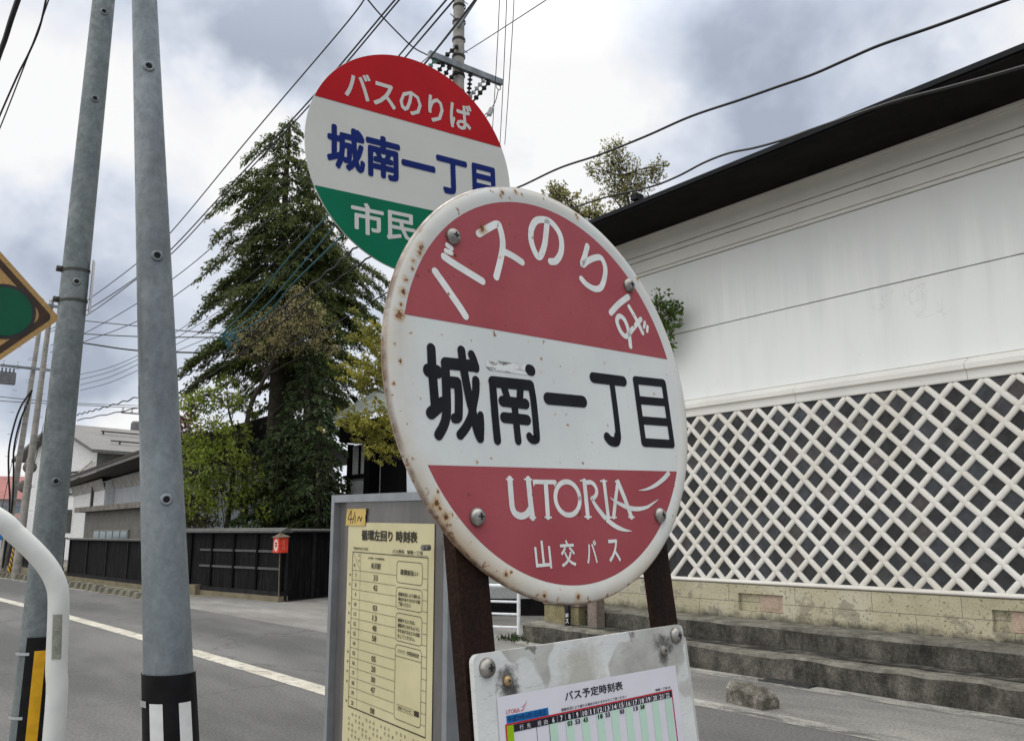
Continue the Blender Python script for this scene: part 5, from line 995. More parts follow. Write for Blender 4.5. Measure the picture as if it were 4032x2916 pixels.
for a, b, mt in (((-0.60, -0.16, ZA - 0.06), (-0.72, 0.2, ZA - 0.32), grn), ((-0.42, -0.16, ZA - 0.06), (-0.50, 0.2, ZA - 0.36), insd), ((-0.28, -0.16, ZA - 0.06), (-0.36, 0.2, ZA - 0.42), insd), ((-0.10, -0.14, ZA + 0.42), (-0.36, 0.2, ZA + 0.10), insd), ((-0.12, -0.14, ZA - 0.10), (-0.32, 0.2, ZA - 0.46), insd), ((0.16, -0.16, ZA - 0.06), (0.27, 0.05, ZA - 0.36), insd), ((0.48, -0.16, ZA - 0.06), (0.30, 0.1, ZA - 0.40), porc), ((0.60, -0.16, ZA - 0.06), (0.34, 0.1, ZA - 0.52), insd), ((0.62, -0.2, ZA - 0.62), (0.55, -0.2, ZA - 0.78), porc), ((0.28, 0.1, ZA - 0.78), (0.14, 0.1, ZA - 0.98), insd), ((0.12, 0.1, ZA - 0.42), (0.20, 0.1, ZA - 0.78), insd)):
    insul(PA, a, b, 0.05, mt, 5)
g = MB(); g.lathe([(0.05, -0.01), (0.062, 0), (0.05, 0.01), (0.045, 0)], 16); g.v = [(0.80 + a, -0.16 + c, ZA - 0.115 + b) for a, b, c in g.v]; g.build('pulley', zinc, PA)
g = MB()
for pts in ([(0.80, -0.16, ZA - 0.17), (0.66, -0.18, ZA - 0.55), (0.30, -0.1, ZA - 1.0)], [(-0.70, -0.16, ZA), (-0.9, 0.3, ZA - 0.25)], [(0.30, 0.1, ZA - 0.4), (0.32, 0.05, ZA - 0.7), (0.5, 0, ZA - 0.85), (0.62, -0.1, ZA - 0.7)]): g.tube(smooth_path(pts, 5), 0.008, 6)
g.build('jumper_wire', cab, PA); pegs(PA, 0.115, ZA - 1.5, ZA + 2.5, 8, R(20))
for k in range(2): insul(PA, (1.25, 0.9, ZA - 2.42 - k * 0.3), (1.25, 0.9, ZA - 2.2 - k * 0.3), 0.09 - 0.03 * k, porc, 2).parent = PA
g = MB(); g.tube([(0.05, 0.1, ZA - 2.75), (1.25, 0.9, ZA - 2.75)], 0.03, 8); g.tube([(1.25, 0.9, ZA - 3.5), (1.25, 0.9, ZA - 2.2)], 0.02, 8); g.build('arrester_bracket', zinc, PA)
def far_pole(label, base, lean, H_, cfg):
    t = thing('utility_pole', label, 'utility pole', base); g = MB(); g.tube([(0, 0, 0), (lean[0], lean[1], H_)], [0.135, 0.075], 20); g.build('shaft', cpole, t, True)
    for z, half, off in cfg:
        x0 = lean[0] * z / H_; g = MB(); g.box((x0 - half + off, -0.2 + lean[1] * z / H_, z - 0.045), (x0 + half + off, -0.12 + lean[1] * z / H_, z + 0.045)); g.build('crossarm', zinc, t)
        for q in (-0.9, -0.45, 0.5, 0.9):
            x = x0 + off + half * q; insul(t, (x, -0.16 + lean[1] * z / H_, z + 0.045), (x, -0.16 + lean[1] * z / H_, z + 0.28), 0.035, porc, 2)
    pegs(t, 0.16, 2.2, H_ - 1, 16, R(-30)); return t
tB = far_pole('nearer concrete utility pole of the pair left of the upright steel pole', (5.06, 32.85, 0), (0.24, 0.0), 9.45, [(9.2, 0.55, 0.2), (8.85, 0.95, -.1)])
p = at(4, 1262, 38); tC = far_pole('farther concrete utility pole with a grey box on its crossarm', (p.x, p.y, 0), (0.45, 0.0), 10.0, [(7.75, 1.05, -0.1)])
g = MB(); g.box((-0.80, -0.30, 7.05), (-0.25, -0.02, 7.50)); bx_ = g.build('switch_box', plain('switch_grey', (0.15, 0.155, 0.16), 0.6, 0.2, 5), tC)
for k in range(4): insul(tC, (-0.72 + k * 0.13, -0.16, 7.50), (-0.72 + k * 0.13, -0.16, 7.68), 0.04, insd, 2).parent = bx_
g = MB()
for dx in (0.0, 0.16): g.tube(smooth_path([(0.35, -0.2, 6.9), (0.05 + dx, -0.25, 6.3), (-0.12 + dx, -0.25, 5.6), (-0.22 + dx, -0.25, 4.6), (-0.14 + dx, -0.25, 3.6), (0.0 + dx * .5, -0.24, 2.4), (-0.02, -0.22, 0.2)], 6), 0.035, 8)
g.build('riser_cable', cab, tC, True)
g = MB(); g.tube([(-0.30, 1.2, 0), (0.38, 0, 8.2)], 0.012, 6); g.build('guy_wire', cab, tC)
p = at(18, 1270, 34.5); t = thing('guy_guard', 'yellow and black striped guard round the foot of a guy wire', 'guy guard', (p.x, p.y, 0))
m = Mat('stripe_guard', 0.5); sx = m.sep(); st2 = m.math('GREATER_THAN', m.math('FRACT', m.math('MULTIPLY', m.math('ADD', sx['Z'], m.math('MULTIPLY', sx['X'], 2.0)), 5.0)), 0.5); m.color(m.mix(st2, (0.55, 0.29, 0.01), (0.03, 0.025, 0.02)))
g = MB(); g.tube([(0, 0, 0), (0.22, 0.1, 1.75)], 0.06, 12); g.build('sleeve', m.m, t); g = MB(); g.tube([(0.22, 0.1, 1.7), (0.75, 0.3, 6)], 0.012, 6); g.build('wire', cab, t)
p = at(311, 950, 66); t = thing('utility_pole', 'far pole top with a round transformer above the white house roof', 'utility pole', (p.x + 0.2, p.y, 0)); g = MB(); zt_ = p.z
g.tube([(0, 0, 0), (0, 0, zt_ + 2)], [0.18, 0.12], 12); g.build('shaft', cpole, t, True); g = MB(); g.lathe([(0.0001, zt_ - 0.55), (0.36, zt_ - 0.55), (0.38, zt_ - 0.3), (0.38, zt_ + 0.35), (0.30, zt_ + 0.5), (0.0001, zt_ + 0.52)], 20, (-0.50, -0.1, 0)); g.build('transformer', plain('transformer_grey', (0.13, 0.13, 0.135), 0.6), t, 'all')
g = MB(); g.box((-1.6, -0.2, zt_ + 1.0), (0.9, -0.1, zt_ + 1.1)); g.build('crossarm', zinc, t)
for x in (-1.5, -0.9, 0.5): insul(t, (x, -0.15, zt_ + 1.1), (x, -0.15, zt_ + 1.45), 0.09, porc, 2)
for x in (-1.35, -1.1, -0.85): g = MB(); g.tube([(x, -0.15, zt_ - 2.2), (x + 0.02, -0.15, zt_ - 0.3)], 0.05, 8); g.build('cutout', insd, t)
# ================================================================ overhead wires
def wire(label, pts, r0, r1, rad, mat=cab, name='power_line', group='overhead wires above the street', wave=0.0):
    """through photo points, hung in the upright plane between its two ends"""
    a, b = at(*pts[0], r0), at(*pts[-1], r1); n2 = Vector((-(b - a).y, (b - a).x, 0)); out = [a]
    for q in pts[1:-1]:
        d = ray(q[0] * K, q[1] * K); out.append(EYE + d * ((a - EYE).dot(n2) / d.dot(n2)))
    out = smooth_path(out + [b], 8); o = out[0].copy(); P = [p - o for p in out]
    if wave:
        Q = []
        for i, p in enumerate(P):
            Q.append(p + Vector((0, 0, wave * (1 if i % 2 else -1))))
        P = smooth_path(Q, 3)
    t = thing(name, label, 'wire', o, None, group); g = MB(); g.tube(P, rad, 7); g.build('cable', mat, t, True); return t
gw = plain('grey_wire', (0.035, 0.037, 0.042), 0.5, 0.2, 10); teal = plain('teal_cable', (0.012, 0.10, 0.13), 0.45, 0.2, 10)
wire('topmost overhead wire sweeping down past the tip of the cedar', [(830, -28), (812, -8), (759, 62), (560, 296), (377, 516), (302, 584), (196, 663), (108, 722)], 11, 33, 0.011, gw)
wire('overhead wire just left of the city bus sign, upper of two', [(898, -25), (868, 8), (689, 219), (520, 400), (379, 552), (303, 614), (195, 685), (110, 730)], 11, 33, 0.013, gw)
wire('overhead wire just left of the city bus sign, lower of two', [(905, -25), (876, 10), (697, 221), (528, 402), (383, 559), (304, 617), (193, 697), (112, 735)], 11, 33, 0.012, gw)
wire('overhead wire crossing the upper crown of the cedar', [(880, 155), (745, 285), (679, 350), (480, 538), (382, 618), (303, 672), (192, 735), (112, 765)], 14.5, 33, 0.011, gw)
wire('overhead wire crossing the middle of the cedar', [(870, 225), (720, 372), (600, 482), (507, 565), (386, 656), (304, 711), (187, 756), (112, 780)], 14.5, 33, 0.011, gw)
wire('black wire at the pole top beside the red band of the city sign', [(1010, -25), (980, 10), (880, 128), (840, 175)], 10, 16, 0.014, cab)
wire('second black wire at the pole top beside the red band', [(1030, -25), (1004, 2), (912, 110), (845, 190)], 10, 16, 0.014, cab)
wire('thick black wire meeting the crossarm from above', [(1075, -30), (1045, 10), (960, 118), (900, 190)], 9, 15, 0.016, cab)
wire('grey stay wire from the top of the frame to the crossarm end', [(805, -12), (840, 30), (880, 72), (915, 105), (946, 122)], 11, 14.0, 0.012, gw)
wire('slack cable crossing to the tree, upper of three', [(186, 710), (305, 722), (391, 731), (490, 738)], 33, 24, 0.016, gw)
wire('slack cable crossing to the tree, middle of three', [(184, 739), (305, 745), (473, 747), (495, 748)], 33, 24, 0.018, gw)
wire('thick slack cable crossing to the tree, lowest of three', [(182, 759), (305, 776), (450, 781), (583, 783), (640, 776)], 33, 25, 0.026, cab)
for k, (a, b, c, d) in enumerate(((829, 787, 735, 640), (840, 796, 748, 662), (852, 807, 762, 690), (864, 820, 778, 712))):
    wire(('topmost', 'second', 'third', 'lowest')[k] + ' of four faint lines curving right behind the steel poles', [(178, a), (240, (a + b) / 2 + 6), (305, b), (391, c), (520, d), (690, d - 160 - 5 * k)], 36, 22, 0.010, gw)
wire('coiled cable rising from the white house roof, upper one', [(171, 918), (220, 905), (307, 878), (398, 838), (480, 790), (600, 700), (740, 590), (840, 500)], 36, 16, 0.020, gw, 'spiral_cable', wave=0.03)
wire('coiled cable rising from the white house roof, lower one', [(171, 930), (307, 902), (398, 867), (500, 808), (600, 732), (713, 644), (821, 567), (880, 515)], 36, 16, 0.018, cab, 'spiral_cable', wave=0.015)
wire('black cable through the lower boughs to the city sign', [(398, 905), (500, 850), (651, 762), (754, 710), (860, 646), (920, 610)], 30, 15, 0.014, cab)
wire('teal sheathed cable through the cedar, topmost of three', [(486, 746), (560, 670), (640, 570), (723, 480), (760, 440)], 24, 16, 0.016, teal, 'sheathed_cable')
wire('teal sheathed cable through the cedar, middle of three', [(488, 749), (575, 690), (665, 590), (742, 500), (780, 455)], 24, 16, 0.016, teal, 'sheathed_cable')
wire('teal sheathed cable through the cedar, lowest of three', [(492, 752), (580, 705), (655, 622), (764, 516), (800, 480)], 24, 16, 0.018, teal, 'sheathed_cable')
t = thing('cable_bundle', 'knot of teal cables hanging among the branches left of the cedar', 'cable bundle', at(500, 752, 24)); g = MB()
for k in range(11):
    p0 = Vector((rnd.uniform(-.28, .18), rnd.uniform(-.2, .2), rnd.uniform(-.1, .2))); g.tube(smooth_path([p0, p0 + Vector((rnd.uniform(-.2, .3), rnd.uniform(-.1, .1), rnd.uniform(-.2, .15))), p0 + Vector((rnd.uniform(0, .6), rnd.uniform(-.2, .2), rnd.uniform(-.35, .1)))], 5), 0.013, 6)
g.build('loops', teal, t)
wire('thick black cable sagging across the sky above the storehouse', [(1110, 428), (1157, 411), (1240, 372), (1330, 342), (1430, 302), (1530, 258), (1640, 221), (1720, 193), (1800, 165), (1880, 130), (1950, 100), (2080, 55), (2230, 0), (2310, -28)], 14.3, 8.2, 0.0165, cab)
wire('twisted black cable running along the storehouse eave', [(1200, 483), (1270, 460), (1345, 436), (1440, 414), (1500, 391), (1560, 360), (1615, 339), (1673, 327), (1737, 309), (1800, 286), (1890, 255), (1990, 222), (2090, 196), (2180, 172), (2300, 138)], 14.2, 6.6, 0.013, cab)
wire('thin wire leaving the pole up to the top of the sky', [(1024, 120), (1090, 78), (1207, 2), (1240, -20)], 14.4, 10, 0.008, gw)
for k, (x0, x1, y1) in enumerate(((1106, 1090, 300), (1122, 1106, 345), (1138, 1118, 320))):
    wire(('leftmost', 'middle', 'rightmost')[k] + ' of three steep thin wires right of the utility pole', [(x0 + 1, -30), (x0 - 1, 30), ((x0 + x1) / 2 + 1, y1 / 2), (x1, y1)], 12, 16.0, 0.007, gw)
wire('thick mottled cable at the top left corner of the sky', [(-25, 190), (0, 118), (12, 85), (26, 40), (44, -12), (52, -35)], 7.5, 6.0, 0.018, cab)
wire('thin wire pair at the top left corner, straighter one', [(-30, 345), (0, 283), (60, 130), (90, 50), (112, -12), (125, -45)], 8, 6.2, 0.005, gw)
wire('thin wire pair at the top left corner, slacker one', [(-30, 330), (0, 255), (40, 165), (64, 118), (88, 60), (104, -10), (112, -45)], 8, 6.2, 0.007, cab)
wire('faint distant wire level with the house roof, upper one', [(-20, 876), (60, 884), (180, 893), (310, 898)], 60, 66, 0.022, gw)
wire('faint distant wire level with the house roof, lower one', [(-20, 886), (60, 891), (180, 897), (310, 903)], 60, 66, 0.022, gw)
# ================================================================ trees
def leaf_mat(name, lo, mid, hi, trans=0.35, rough=0.6):
    m = Mat(name, rough, 0.0, 0.25); geo = m.N.new('ShaderNodeNewGeometry')
    c = m.ramp(geo.outputs['Random Per Island'], (0.0, lo), (0.5, mid), (1.0, hi)); c = m.mix(0.7, c, m.ramp(m.noise(0.9, 4, 0.6), (0.35, 0.65), (0.65, 1.3)), 'MULTIPLY')
    m.color(c); tr = m.N.new('ShaderNodeBsdfTranslucent'); m.L.new(c, tr.inputs['Color']); ms = m.N.new('ShaderNodeMixShader'); ms.inputs[0].default_value = trans
    out = m.N['Material Output']; m.L.new(m.b.outputs[0], ms.inputs[1]); m.L.new(tr.outputs[0], ms.inputs[2]); m.L.new(ms.outputs[0], out.inputs['Surface']); return m.m
bark = plain('bark', (0.045, 0.036, 0.028), 0.9, 0.35, 5, fine=30, bump=0.6)
class Leaves:
    """many small pointed blades, each a four-cornered face of its own"""
    def __init__(s): s.P, s.D, s.L, s.W = [], [], [], []
    def add(s, P, D, L, W): s.P.append(np.asarray(P, float).reshape(-1, 3)); s.D.append(np.asarray(D, float).reshape(-1, 3)); n = len(s.P[-1]); s.L.append(np.broadcast_to(L, (n,)).astype(float)); s.W.append(np.broadcast_to(W, (n,)).astype(float))
    def build(s, name, mat, parent):
        P, D, L, W_ = np.concatenate(s.P), np.concatenate(s.D), np.concatenate(s.L), np.concatenate(s.W); n = len(P)
        D = D / np.maximum(1e-6, np.linalg.norm(D, axis=1))[:, None]; r = nr.normal(size=(n, 3)); w = np.cross(D, r); w /= np.maximum(1e-6, np.linalg.norm(w, axis=1))[:, None]
        V = np.empty((n, 4, 3)); V[:, 0] = P; V[:, 1] = P + D * (L * .45)[:, None] + w * (W_ / 2)[:, None]; V[:, 2] = P + D * L[:, None]; V[:, 3] = P + D * (L * .45)[:, None] - w * (W_ / 2)[:, None]
        me = bpy.data.meshes.new(name); me.vertices.add(4 * n); me.vertices.foreach_set('co', V.reshape(-1).astype(np.float32)); me.loops.add(4 * n); me.loops.foreach_set('vertex_index', np.arange(4 * n, dtype=np.int32)); me.polygons.add(n); me.polygons.foreach_set('loop_start', np.arange(0, 4 * n, 4, dtype=np.int32)); me.polygons.foreach_set('loop_total', np.full(n, 4, dtype=np.int32)); me.materials.append(mat); me.update(calc_edges=True); me.validate()
        o = link(bpy.data.objects.new(name, me)); o.parent = parent; return o
def conifer(label, base, H_, z0, prof, nb, mat, droop=0.35, blade=(0.16, 0.045), dens=1.0, seed=1, trunk_r=0.28, group=None, lop=None, extra=()):
    """layered drooping boughs hung with needle sprays; PROF gives the bough length at a height 0..1 of the crown"""
    rs = np.random.RandomState(seed); t = thing('conifer', label, 'tree', base, None, group); lf = Leaves(); g = MB()
    g.tube([(0, 0, 0), (0.05, 0, H_ * .35), (-0.04, 0.03, H_ * .7), (0, 0, H_ * .985)], [trunk_r, trunk_r * .75, trunk_r * .4, 0.02], 12)
    bz = MB()
    for k in range(nb + len(extra)):
        u = (k + rs.uniform(0, .8)) / nb; z = z0 + (H_ - z0) * u; a = k * 2.39996 + rs.uniform(-.5, .5); Lb = np.interp(u, *prof) * rs.uniform(.55, 1.3)
        ex_ = None
        if k >= nb:                       # a bough that reaches out to a given tip
            ex_ = extra[k - nb]; a = math.atan2(ex_[1], ex_[0]); Lb = math.hypot(ex_[0], ex_[1])
        if lop and ex_ is None: Lb *= lop(a, u)
        if Lb < 0.15: Lb = 0.15
        d = np.array([math.cos(a), math.sin(a), 0]); s = np.linspace(0, 1, 9); up_ = rs.uniform(.05, .28)
        if ex_ is not None: z = ex_[2] + Lb * (droop - .12)
        path = np.array([0, 0, z]) + np.outer(s * Lb, d); path[:, 2] += Lb * (up_ * s - (droop + up_) * s ** 2.4) + 0.10 * Lb * (s > .8) * (s - .8)
        bz.tube([tuple(p) for p in path[::2]], [max(.006, .035 * Lb / 3 * (1 - q) + .008) for q in s[::2]], 5, False)
        nt = max(5, int(Lb * 13 * dens))
        for j in range(nt):
            q = rs.uniform(.12, 1) ** .8; c = np.array([np.interp(q, s, path[:, i]) for i in range(3)]); sd_ = 1 if j % 2 else -1
            td = d * rs.uniform(.35, .9) + np.array([-d[1], d[0], 0]) * sd_ * rs.uniform(.4, 1.0); td /= np.linalg.norm(td); Lt = Lb * .34 * (1.15 - q) * rs.uniform(.6, 1.25) + .16
            ns = max(5, int(Lt * 17)); w = np.linspace(.05, 1, ns); tp = c + np.outer(w * Lt, td); tp[:, 2] -= (w ** 1.7) * Lt * rs.uniform(.25, .6)
            for rep in range(2):
                off = rs.normal(size=(ns, 3)) * .035; dirs = td * .75 + rs.normal(size=(ns, 3)) * .26; dirs[:, 2] -= rs.uniform(.25, 1.0)
                lf.add(tp + off, dirs, blade[0] * rs.uniform(.7, 1.35, ns), blade[1] * rs.uniform(.7, 1.3, ns))
    # leader
    zz = np.linspace(H_ * .93, H_, 40); lf.add(np.c_[rs.normal(size=40) * .05, rs.normal(size=40) * .05, zz], np.c_[rs.normal(size=(40, 2)), rs.uniform(.2, 1, 40)], blade[0], blade[1])
    g.build('trunk', bark, t, True); bz.build('boughs', bark, t); lf.build('foliage', mat, t); return t
def broadleaf(label, base, trunk, clumps, mat, leaf=0.10, n=220, seed=1, name='broadleaf_tree', trunk_r=0.1, group=None, cat='tree', flat_=0.8):
    """TRUNK: points of the stem; CLUMPS: (x, y, z, radius) of the leaf clusters, each fed by a limb"""
    rs = np.random.RandomState(seed); t = thing(name, label, cat, base, None, group); g = MB(); lf = Leaves()
    tp = [Vector(p) for p in trunk]; g.tube(smooth_path(tp, 5), [trunk_r * (1 - .75 * k / (len(smooth_path(tp, 5)) - 1)) for k in range(len(smooth_path(tp, 5)))], 9); lb = MB()
    for x, y, z, r in clumps:
        c = Vector((x, y, z)); b = min(tp, key=lambda p: (p - c).length + max(0, p.z - z + r * .6) * 3); mid = (b + c) / 2 + Vector((rs.normal() * .12, rs.normal() * .12, .08)) * r
        lb.tube(smooth_path([b, mid, c], 4), [trunk_r * .24 * (1 - .85 * k / 8) + .003 for k in range(9)], 6, False)
        m_ = int(n * (r ** 1.6)) + 12; nt = max(6, m_ // 9)
        tw = min(.012, .03 * r)
        for _ in range(nt):
            e = rs.normal(size=3); e /= np.linalg.norm(e); e *= r * rs.uniform(.35, 1.0) ** .5; e[2] *= flat_; q = np.array(c) + e
            lb.tube([tuple(c + Vector(e) * .25), tuple(c + Vector(e))], [tw, tw * .35], 4, False)
            k = rs.randint(6, 13); off = rs.normal(size=(k, 3)) * r * .13; d = rs.normal(size=(k, 3)) + e / r * .8; d[:, 2] -= .25
            lf.add(q + off, d, leaf * rs.uniform(.6, 1.35, k), leaf * .62 * rs.uniform(.7, 1.3, k))
    g.build('trunk', bark, t, True); lb.build('limbs', bark, t); lf.build('foliage', mat, t); return t
m_cedar = leaf_mat('cedar_needles', (0.034, 0.046, 0.013), (0.072, 0.096, 0.025), (0.15, 0.18, 0.048), 0.4)
m_dark = leaf_mat('dark_leaves', (0.016, 0.026, 0.009), (0.032, 0.052, 0.017), (0.062, 0.095, 0.030), 0.35)
m_lime = leaf_mat('spring_leaves', (0.125, 0.165, 0.022), (0.20, 0.255, 0.038), (0.28, 0.335, 0.07), 0.48)
m_olive = leaf_mat('olive_leaves', (0.075, 0.080, 0.025), (0.11, 0.12, 0.036), (0.16, 0.165, 0.055), 0.4)
m_buff = leaf_mat('buff_blossom', (0.23, 0.205, 0.085), (0.32, 0.285, 0.13), (0.42, 0.37, 0.20), 0.5)
m_yew = leaf_mat('golden_yew', (0.14, 0.145, 0.022), (0.24, 0.23, 0.040), (0.36, 0.33, 0.075), 0.4)
m_mapl = leaf_mat('maple_leaves', (0.075, 0.020, 0.022), (0.11, 0.034, 0.034), (0.16, 0.060, 0.05), 0.4)
m_zel = leaf_mat('brownish_green', (0.15, 0.155, 0.05), (0.24, 0.235, 0.085), (0.34, 0.31, 0.14), 0.55)
gx = lambda x, y, d: at(x, y, d)
# the great cedar: its left side is short above and reaches out below, the right side is long at mid height
rt_ = math.atan2(_Rt.y, _Rt.x)
def lop(a, u):
    k = math.cos(a - rt_); return 1.0 + (0.30 * k if .25 < u < .62 else 0.10 * k)
p = gx(600, 1100, 28); bb = Vector((p.x, p.y, 0)); tips = lambda d, *q: [tuple(gx(x, y, d) - bb) for x, y in q]
conifer('tall dark cedar with drooping boughs and a thin pointed top', bb, 15.2, 6.6, ([0, .1, .27, .44, .53, .62, .70, .79, .865, .955, 1], [2.0, 2.2, 2.1, 1.8, 1.6, 1.4, 1.15, .8, .5, .25, .15]), 122, m_cedar, 0.5, (0.135, 0.042), 2.0, 3, 0.36, None, None,
        tips(28, (500, 418), (470, 462), (520, 425), (476, 522), (500, 540), (446, 600), (470, 640), (434, 694), (460, 720), (404, 812), (430, 850), (400, 868), (450, 800), (575, 318), (640, 320), (650, 355), (545, 350)) + tips(27, (760, 560), (800, 600), (700, 560), (740, 700), (560, 640), (520, 700), (600, 560), (640, 620)))
p = gx(685, 1100, 29.5); bb = Vector((p.x, p.y, 0))
conifer('second dark cedar close behind the right side of the tall one', bb, 14.6, 5.6, ([0, .2, .4, .6, .8, .92, 1], [1.9, 2.2, 2.0, 1.6, 1.0, .5, .2]), 92, m_cedar, 0.5, (0.135, 0.042), 1.9, 9, 0.25, None, None,
        tips(29, (868, 628), (850, 650), (820, 640), (862, 690), (840, 720), (800, 690), (770, 600), (790, 760), (850, 760), (720, 800), (760, 820)))
p = gx(672, 1100, 25.5); conifer('dense dark evergreen whose boughs hang behind the gate roof', (p.x, p.y, 0), 7.0, 1.2, ([0, .25, .5, .75, 1], [1.0, 1.1, .95, .65, .2]), 90, m_dark, 0.32, (0.15, 0.055), 0.9, 21, 0.16)
p = gx(615, 1100, 24.6); conifer('low dark evergreen behind the fence corner', (p.x, p.y, 0), 4.4, 0.9, ([0, .3, .6, 1], [1.0, 1.0, .8, .2]), 75, m_dark, 0.3, (0.14, 0.055), 0.9, 33, 0.12)
p = gx(705, 1100, 23.6); conifer('black-green evergreen between the fence side and the gate', (p.x, p.y, 0), 4.8, 0.8, ([0, .3, .6, 1], [.9, .95, .7, .2]), 70, m_dark, 0.3, (0.14, 0.055), 0.9, 44, 0.12)
def local(base, *cl):                      # clump centres from photo bearings: (x, y, distance, radius)
    return [tuple(gx(x, y, d) - base) + (r,) for x, y, d, r in cl]
b = gx(497, 1100, 25.2); b = Vector((b.x, b.y, 0)); top = gx(505, 900, 25.2) - b; fork = gx(520, 1010, 25.2) - b
broadleaf('fresh lime green tree left of the dark evergreens behind the fence', b, [(0, 0, 0), tuple(fork), tuple(top)], local(b, (430, 905, 25.2, .45), (455, 880, 25.5, .45), (500, 890, 25.1, .4), (470, 960, 24.7, .55), (520, 960, 25.3, .5), (440, 985, 25.1, .5), (490, 1020, 24.7, .65), (440, 1050, 24.9, .65), (540, 1040, 24.9, .6), (490, 1095, 24.7, .65), (430, 1110, 24.7, .6), (545, 1110, 24.7, .55), (580, 1080, 24.7, .5), (500, 850, 25.7, .3), (550, 900, 25.7, .35), (600, 1130, 24.3, .4)), m_lime, 0.10, 1300, 5, trunk_r=0.09)
b = gx(405, 1120, 27); b = Vector((b.x, b.y, 0)); broadleaf('olive leaved shrub beside the foot of the leaning pole', b, [(0, 0, 0), (0, 0, 1.2), (0, 0.1, 2.2)], local(b, (400, 1060, 27, .8), (430, 1130, 26.8, .65), (395, 1130, 27, .65), (410, 1000, 27.3, .6), (460, 1150, 26.6, .5)), m_olive, 0.10, 900, 6, trunk_r=0.06, cat='shrub', name='shrub')
b = gx(415, 1000, 30); b = Vector((b.x, b.y, 0)); broadleaf('dusky red maple glimpsed behind the lime green tree', b, [(0, 0, 0), (0, 0, 2), (0.1, 0, 4.2)], local(b, (412, 950, 30, .6), (425, 935, 30, .45), (400, 975, 30, .6), (430, 985, 30.2, .5)), m_mapl, 0.10, 800, 7, trunk_r=0.07)
b = gx(560, 1000, 25.5); b = Vector((b.x, b.y, 0)); f1 = gx(520, 1010, 25.5) - b
broadleaf('sparse tree in buff blossom before the trunk of the tall cedar', b, [(0, 0, 0), tuple(gx(545, 950, 25.5) - b), tuple(gx(590, 830, 25.3) - b), tuple(gx(640, 740, 25) - b)], local(b, (640, 700, 25, .6), (680, 690, 25, .5), (600, 720, 25.3, .55), (560, 740, 25.4, .5), (650, 750, 24.8, .6), (700, 730, 25, .5), (600, 770, 25, .45), (540, 770, 25.4, .4), (660, 650, 25.2, .4), (520, 750, 25.3, .3), (720, 770, 25, .4)), m_buff, 0.06, 1500, 8, trunk_r=0.1)
b = gx(600, 1000, 27); b = Vector((b.x, b.y, 0)); broadleaf('dark leafy tree filling the gap below the cedar boughs', b, [(0, 0, 0), (0.1, 0, 2.5), (0, 0, 5)], local(b, (640, 900, 27, .9), (690, 880, 27, .8), (690, 960, 26, .7), (660, 990, 26.5, .9), (610, 1020, 26.5, .7), (690, 1060, 26, .8), (590, 1110, 26, .7), (640, 1090, 26, .8), (700, 820, 27, .7), (560, 1000, 27, .45)), m_dark, 0.12, 420, 10, trunk_r=0.12)
b = gx(945, 1000, 17); b = Vector((b.x, b.y, 0))
t = thing('golden_yew', 'golden green yew reaching out before the gate from behind the red sign', 'tree', b); lf = Leaves(); g = MB(); g.tube([(0, 0, 0), (0, 0, 3), (-0.1, 0, 6)], [0.16, 0.13, 0.04], 9); g.build('trunk', bark, t, True); bz = MB()
for x, y, d, n_ in ((830, 740, 16.8, 22), (850, 770, 16.8, 18), (815, 815, 16.7, 24), (850, 830, 16.8, 20), (835, 865, 16.7, 14), (870, 800, 16.9, 16), (815, 945, 16.4, 22), (838, 962, 16.4, 26), (865, 975, 16.5, 20), (850, 940, 16.5, 18), (868, 1010, 16.6, 14), (876, 925, 16.7, 12), (795, 835, 16.6, 10), (805, 930, 16.4, 8), (900, 780, 17, 18), (910, 900, 17, 18), (880, 720, 17, 12)):
    c = gx(x, y, d) - b; root = Vector((0, 0, max(2.2, c.z - 0.5))); bz.tube(smooth_path([root, (root + c) / 2 + Vector((0, 0, .12)), c], 4), [.03 - .0025 * k for k in range(9)], 5, False); dd = (c - root).normalized()
    for k in range(n_):
        q = c + Vector((nr.normal() * .24, nr.normal() * .18, nr.normal() * .12)); td = (dd + Vector((nr.normal() * .5, nr.normal() * .5, nr.normal() * .3 - .05))).normalized(); m_ = 30
        pts = np.array(q) + np.outer(np.linspace(0, .20, m_), td); lf.add(pts + nr.normal(size=(m_, 3)) * .016, np.array(td) * .6 + nr.normal(size=(m_, 3)) * .7, nr.uniform(.05, .095, m_), .032)
bz.build('boughs', bark, t); lf.build('foliage', m_yew, t)
b = gx(1395, 1000, 22); b = Vector((b.x, b.y, 0))
broadleaf('slender tree with thin brownish green leaves standing above the storehouse roof', b, [(0, 0, 0), (0.1, 0, 6), tuple(gx(1395, 480, 22) - b), tuple(gx(1375, 390, 22) - b)], local(b, (1358, 335, 22, .38), (1352, 355, 22, .36), (1372, 365, 22, .42), (1385, 385, 22, .5), (1340, 380, 22, .32), (1322, 375, 22, .28), (1310, 372, 22, .2), (1408, 385, 22, .4), (1440, 378, 22, .33), (1458, 370, 22, .3), (1470, 362, 22, .2), (1365, 410, 22, .42), (1400, 415, 22, .45), (1432, 405, 22, .33), (1350, 420, 22, .26), (1385, 440, 22, .4), (1410, 440, 22, .33), (1362, 325, 22, .18)), m_zel, 0.075, 900, 12, trunk_r=0.09, flat_=1.0)
b = gx(1300, 1000, 20); b = Vector((b.x, b.y, 0))
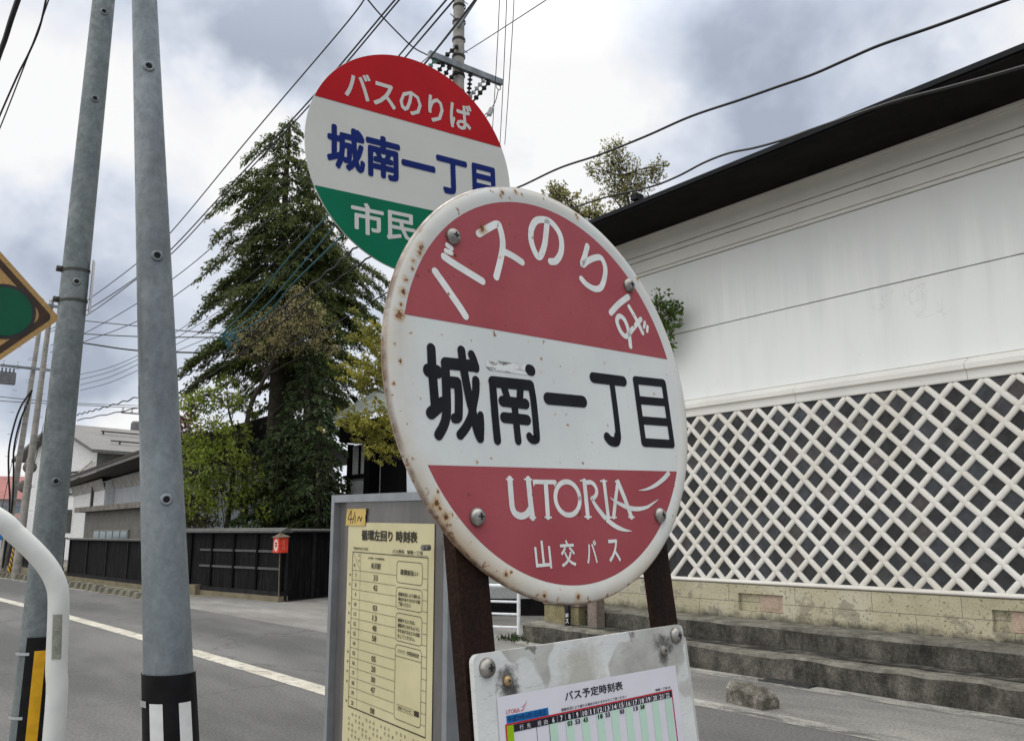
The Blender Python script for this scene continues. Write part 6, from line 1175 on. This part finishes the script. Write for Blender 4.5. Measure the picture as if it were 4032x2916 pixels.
broadleaf('brownish green tree top just above the rim of the red sign', b, [(0, 0, 0), (0, 0, 5), tuple(gx(1290, 480, 20) - b)], local(b, (1238, 432, 20, .36), (1252, 450, 20, .36), (1222, 432, 20, .25), (1262, 440, 20, .26), (1300, 468, 20, .38), (1330, 478, 20, .32), (1318, 460, 20, .28), (1340, 490, 20, .26), (1285, 490, 20, .35), (1232, 418, 20, .2), (1310, 500, 20, .3)), m_zel, 0.08, 1000, 13, trunk_r=0.1, flat_=0.9)
b = Vector((9.75, 10.9, 0))
broadleaf('green leafed bough showing past the right rim of the red sign before the plaster wall', b, [(0, 0, 0), (-0.05, -0.1, 2.5), (-0.4, -1.0, 3.9)], [tuple(gx(x, y, d) - b) + (r,) for x, y, d, r in ((1455, 670, 11.6, .22), (1475, 690, 11.5, .16), (1492, 685, 11.5, .14), (1502, 684, 11.45, .09), (1470, 712, 11.5, .20), (1485, 715, 11.5, .13), (1455, 740, 11.6, .24), (1470, 735, 11.5, .12), (1478, 765, 11.5, .10), (1440, 700, 11.8, .3), (1430, 780, 11.8, .25))], leaf_mat('fresh_leaves', (0.06, 0.12, 0.015), (0.10, 0.17, 0.03), (0.15, 0.23, 0.05), 0.45), 0.055, 1500, 14, trunk_r=0.06, name='young_maple')
t = thing('grass', 'tuft of green weeds at the end of the stone step', 'weeds', (7.82, 9.98, 0)); t['kind'] = 'stuff'; lf = Leaves(); P = np.c_[nr.normal(size=160) * .10, nr.normal(size=160) * .16, np.zeros(160)]; lf.add(P, np.c_[nr.normal(size=(160, 2)) * .5, nr.uniform(.5, 1.2, 160)], nr.uniform(.04, .13, 160), .018); lf.build('blades', m_dark, t)
# distant greenery and roofs closing the end of the street
fb = leaf_mat('far_leaves', (0.03, 0.045, 0.02), (0.05, 0.07, 0.03), (0.08, 0.10, 0.045), 0.3)
for k, (x, d, z, r) in enumerate(((640, 40, 2.2, 1.6), (740, 38, 2.4, 1.7), (560, 42, 2.2, 1.5))):
    b = gx(x, 1100, d); b = Vector((b.x, b.y, 0)); broadleaf(('low round tree far behind the lime green tree', 'low round tree far behind the gate', 'low round tree far behind the buff blossom')[k], b, [(0, 0, 0), (0, 0, z)], [(rnd.uniform(-1.2, 1.2), rnd.uniform(-1, 1), z + rnd.uniform(-.8, .8), r * .6) for _ in range(7)], fb, 0.16, 200, 30 + k, trunk_r=0.12)
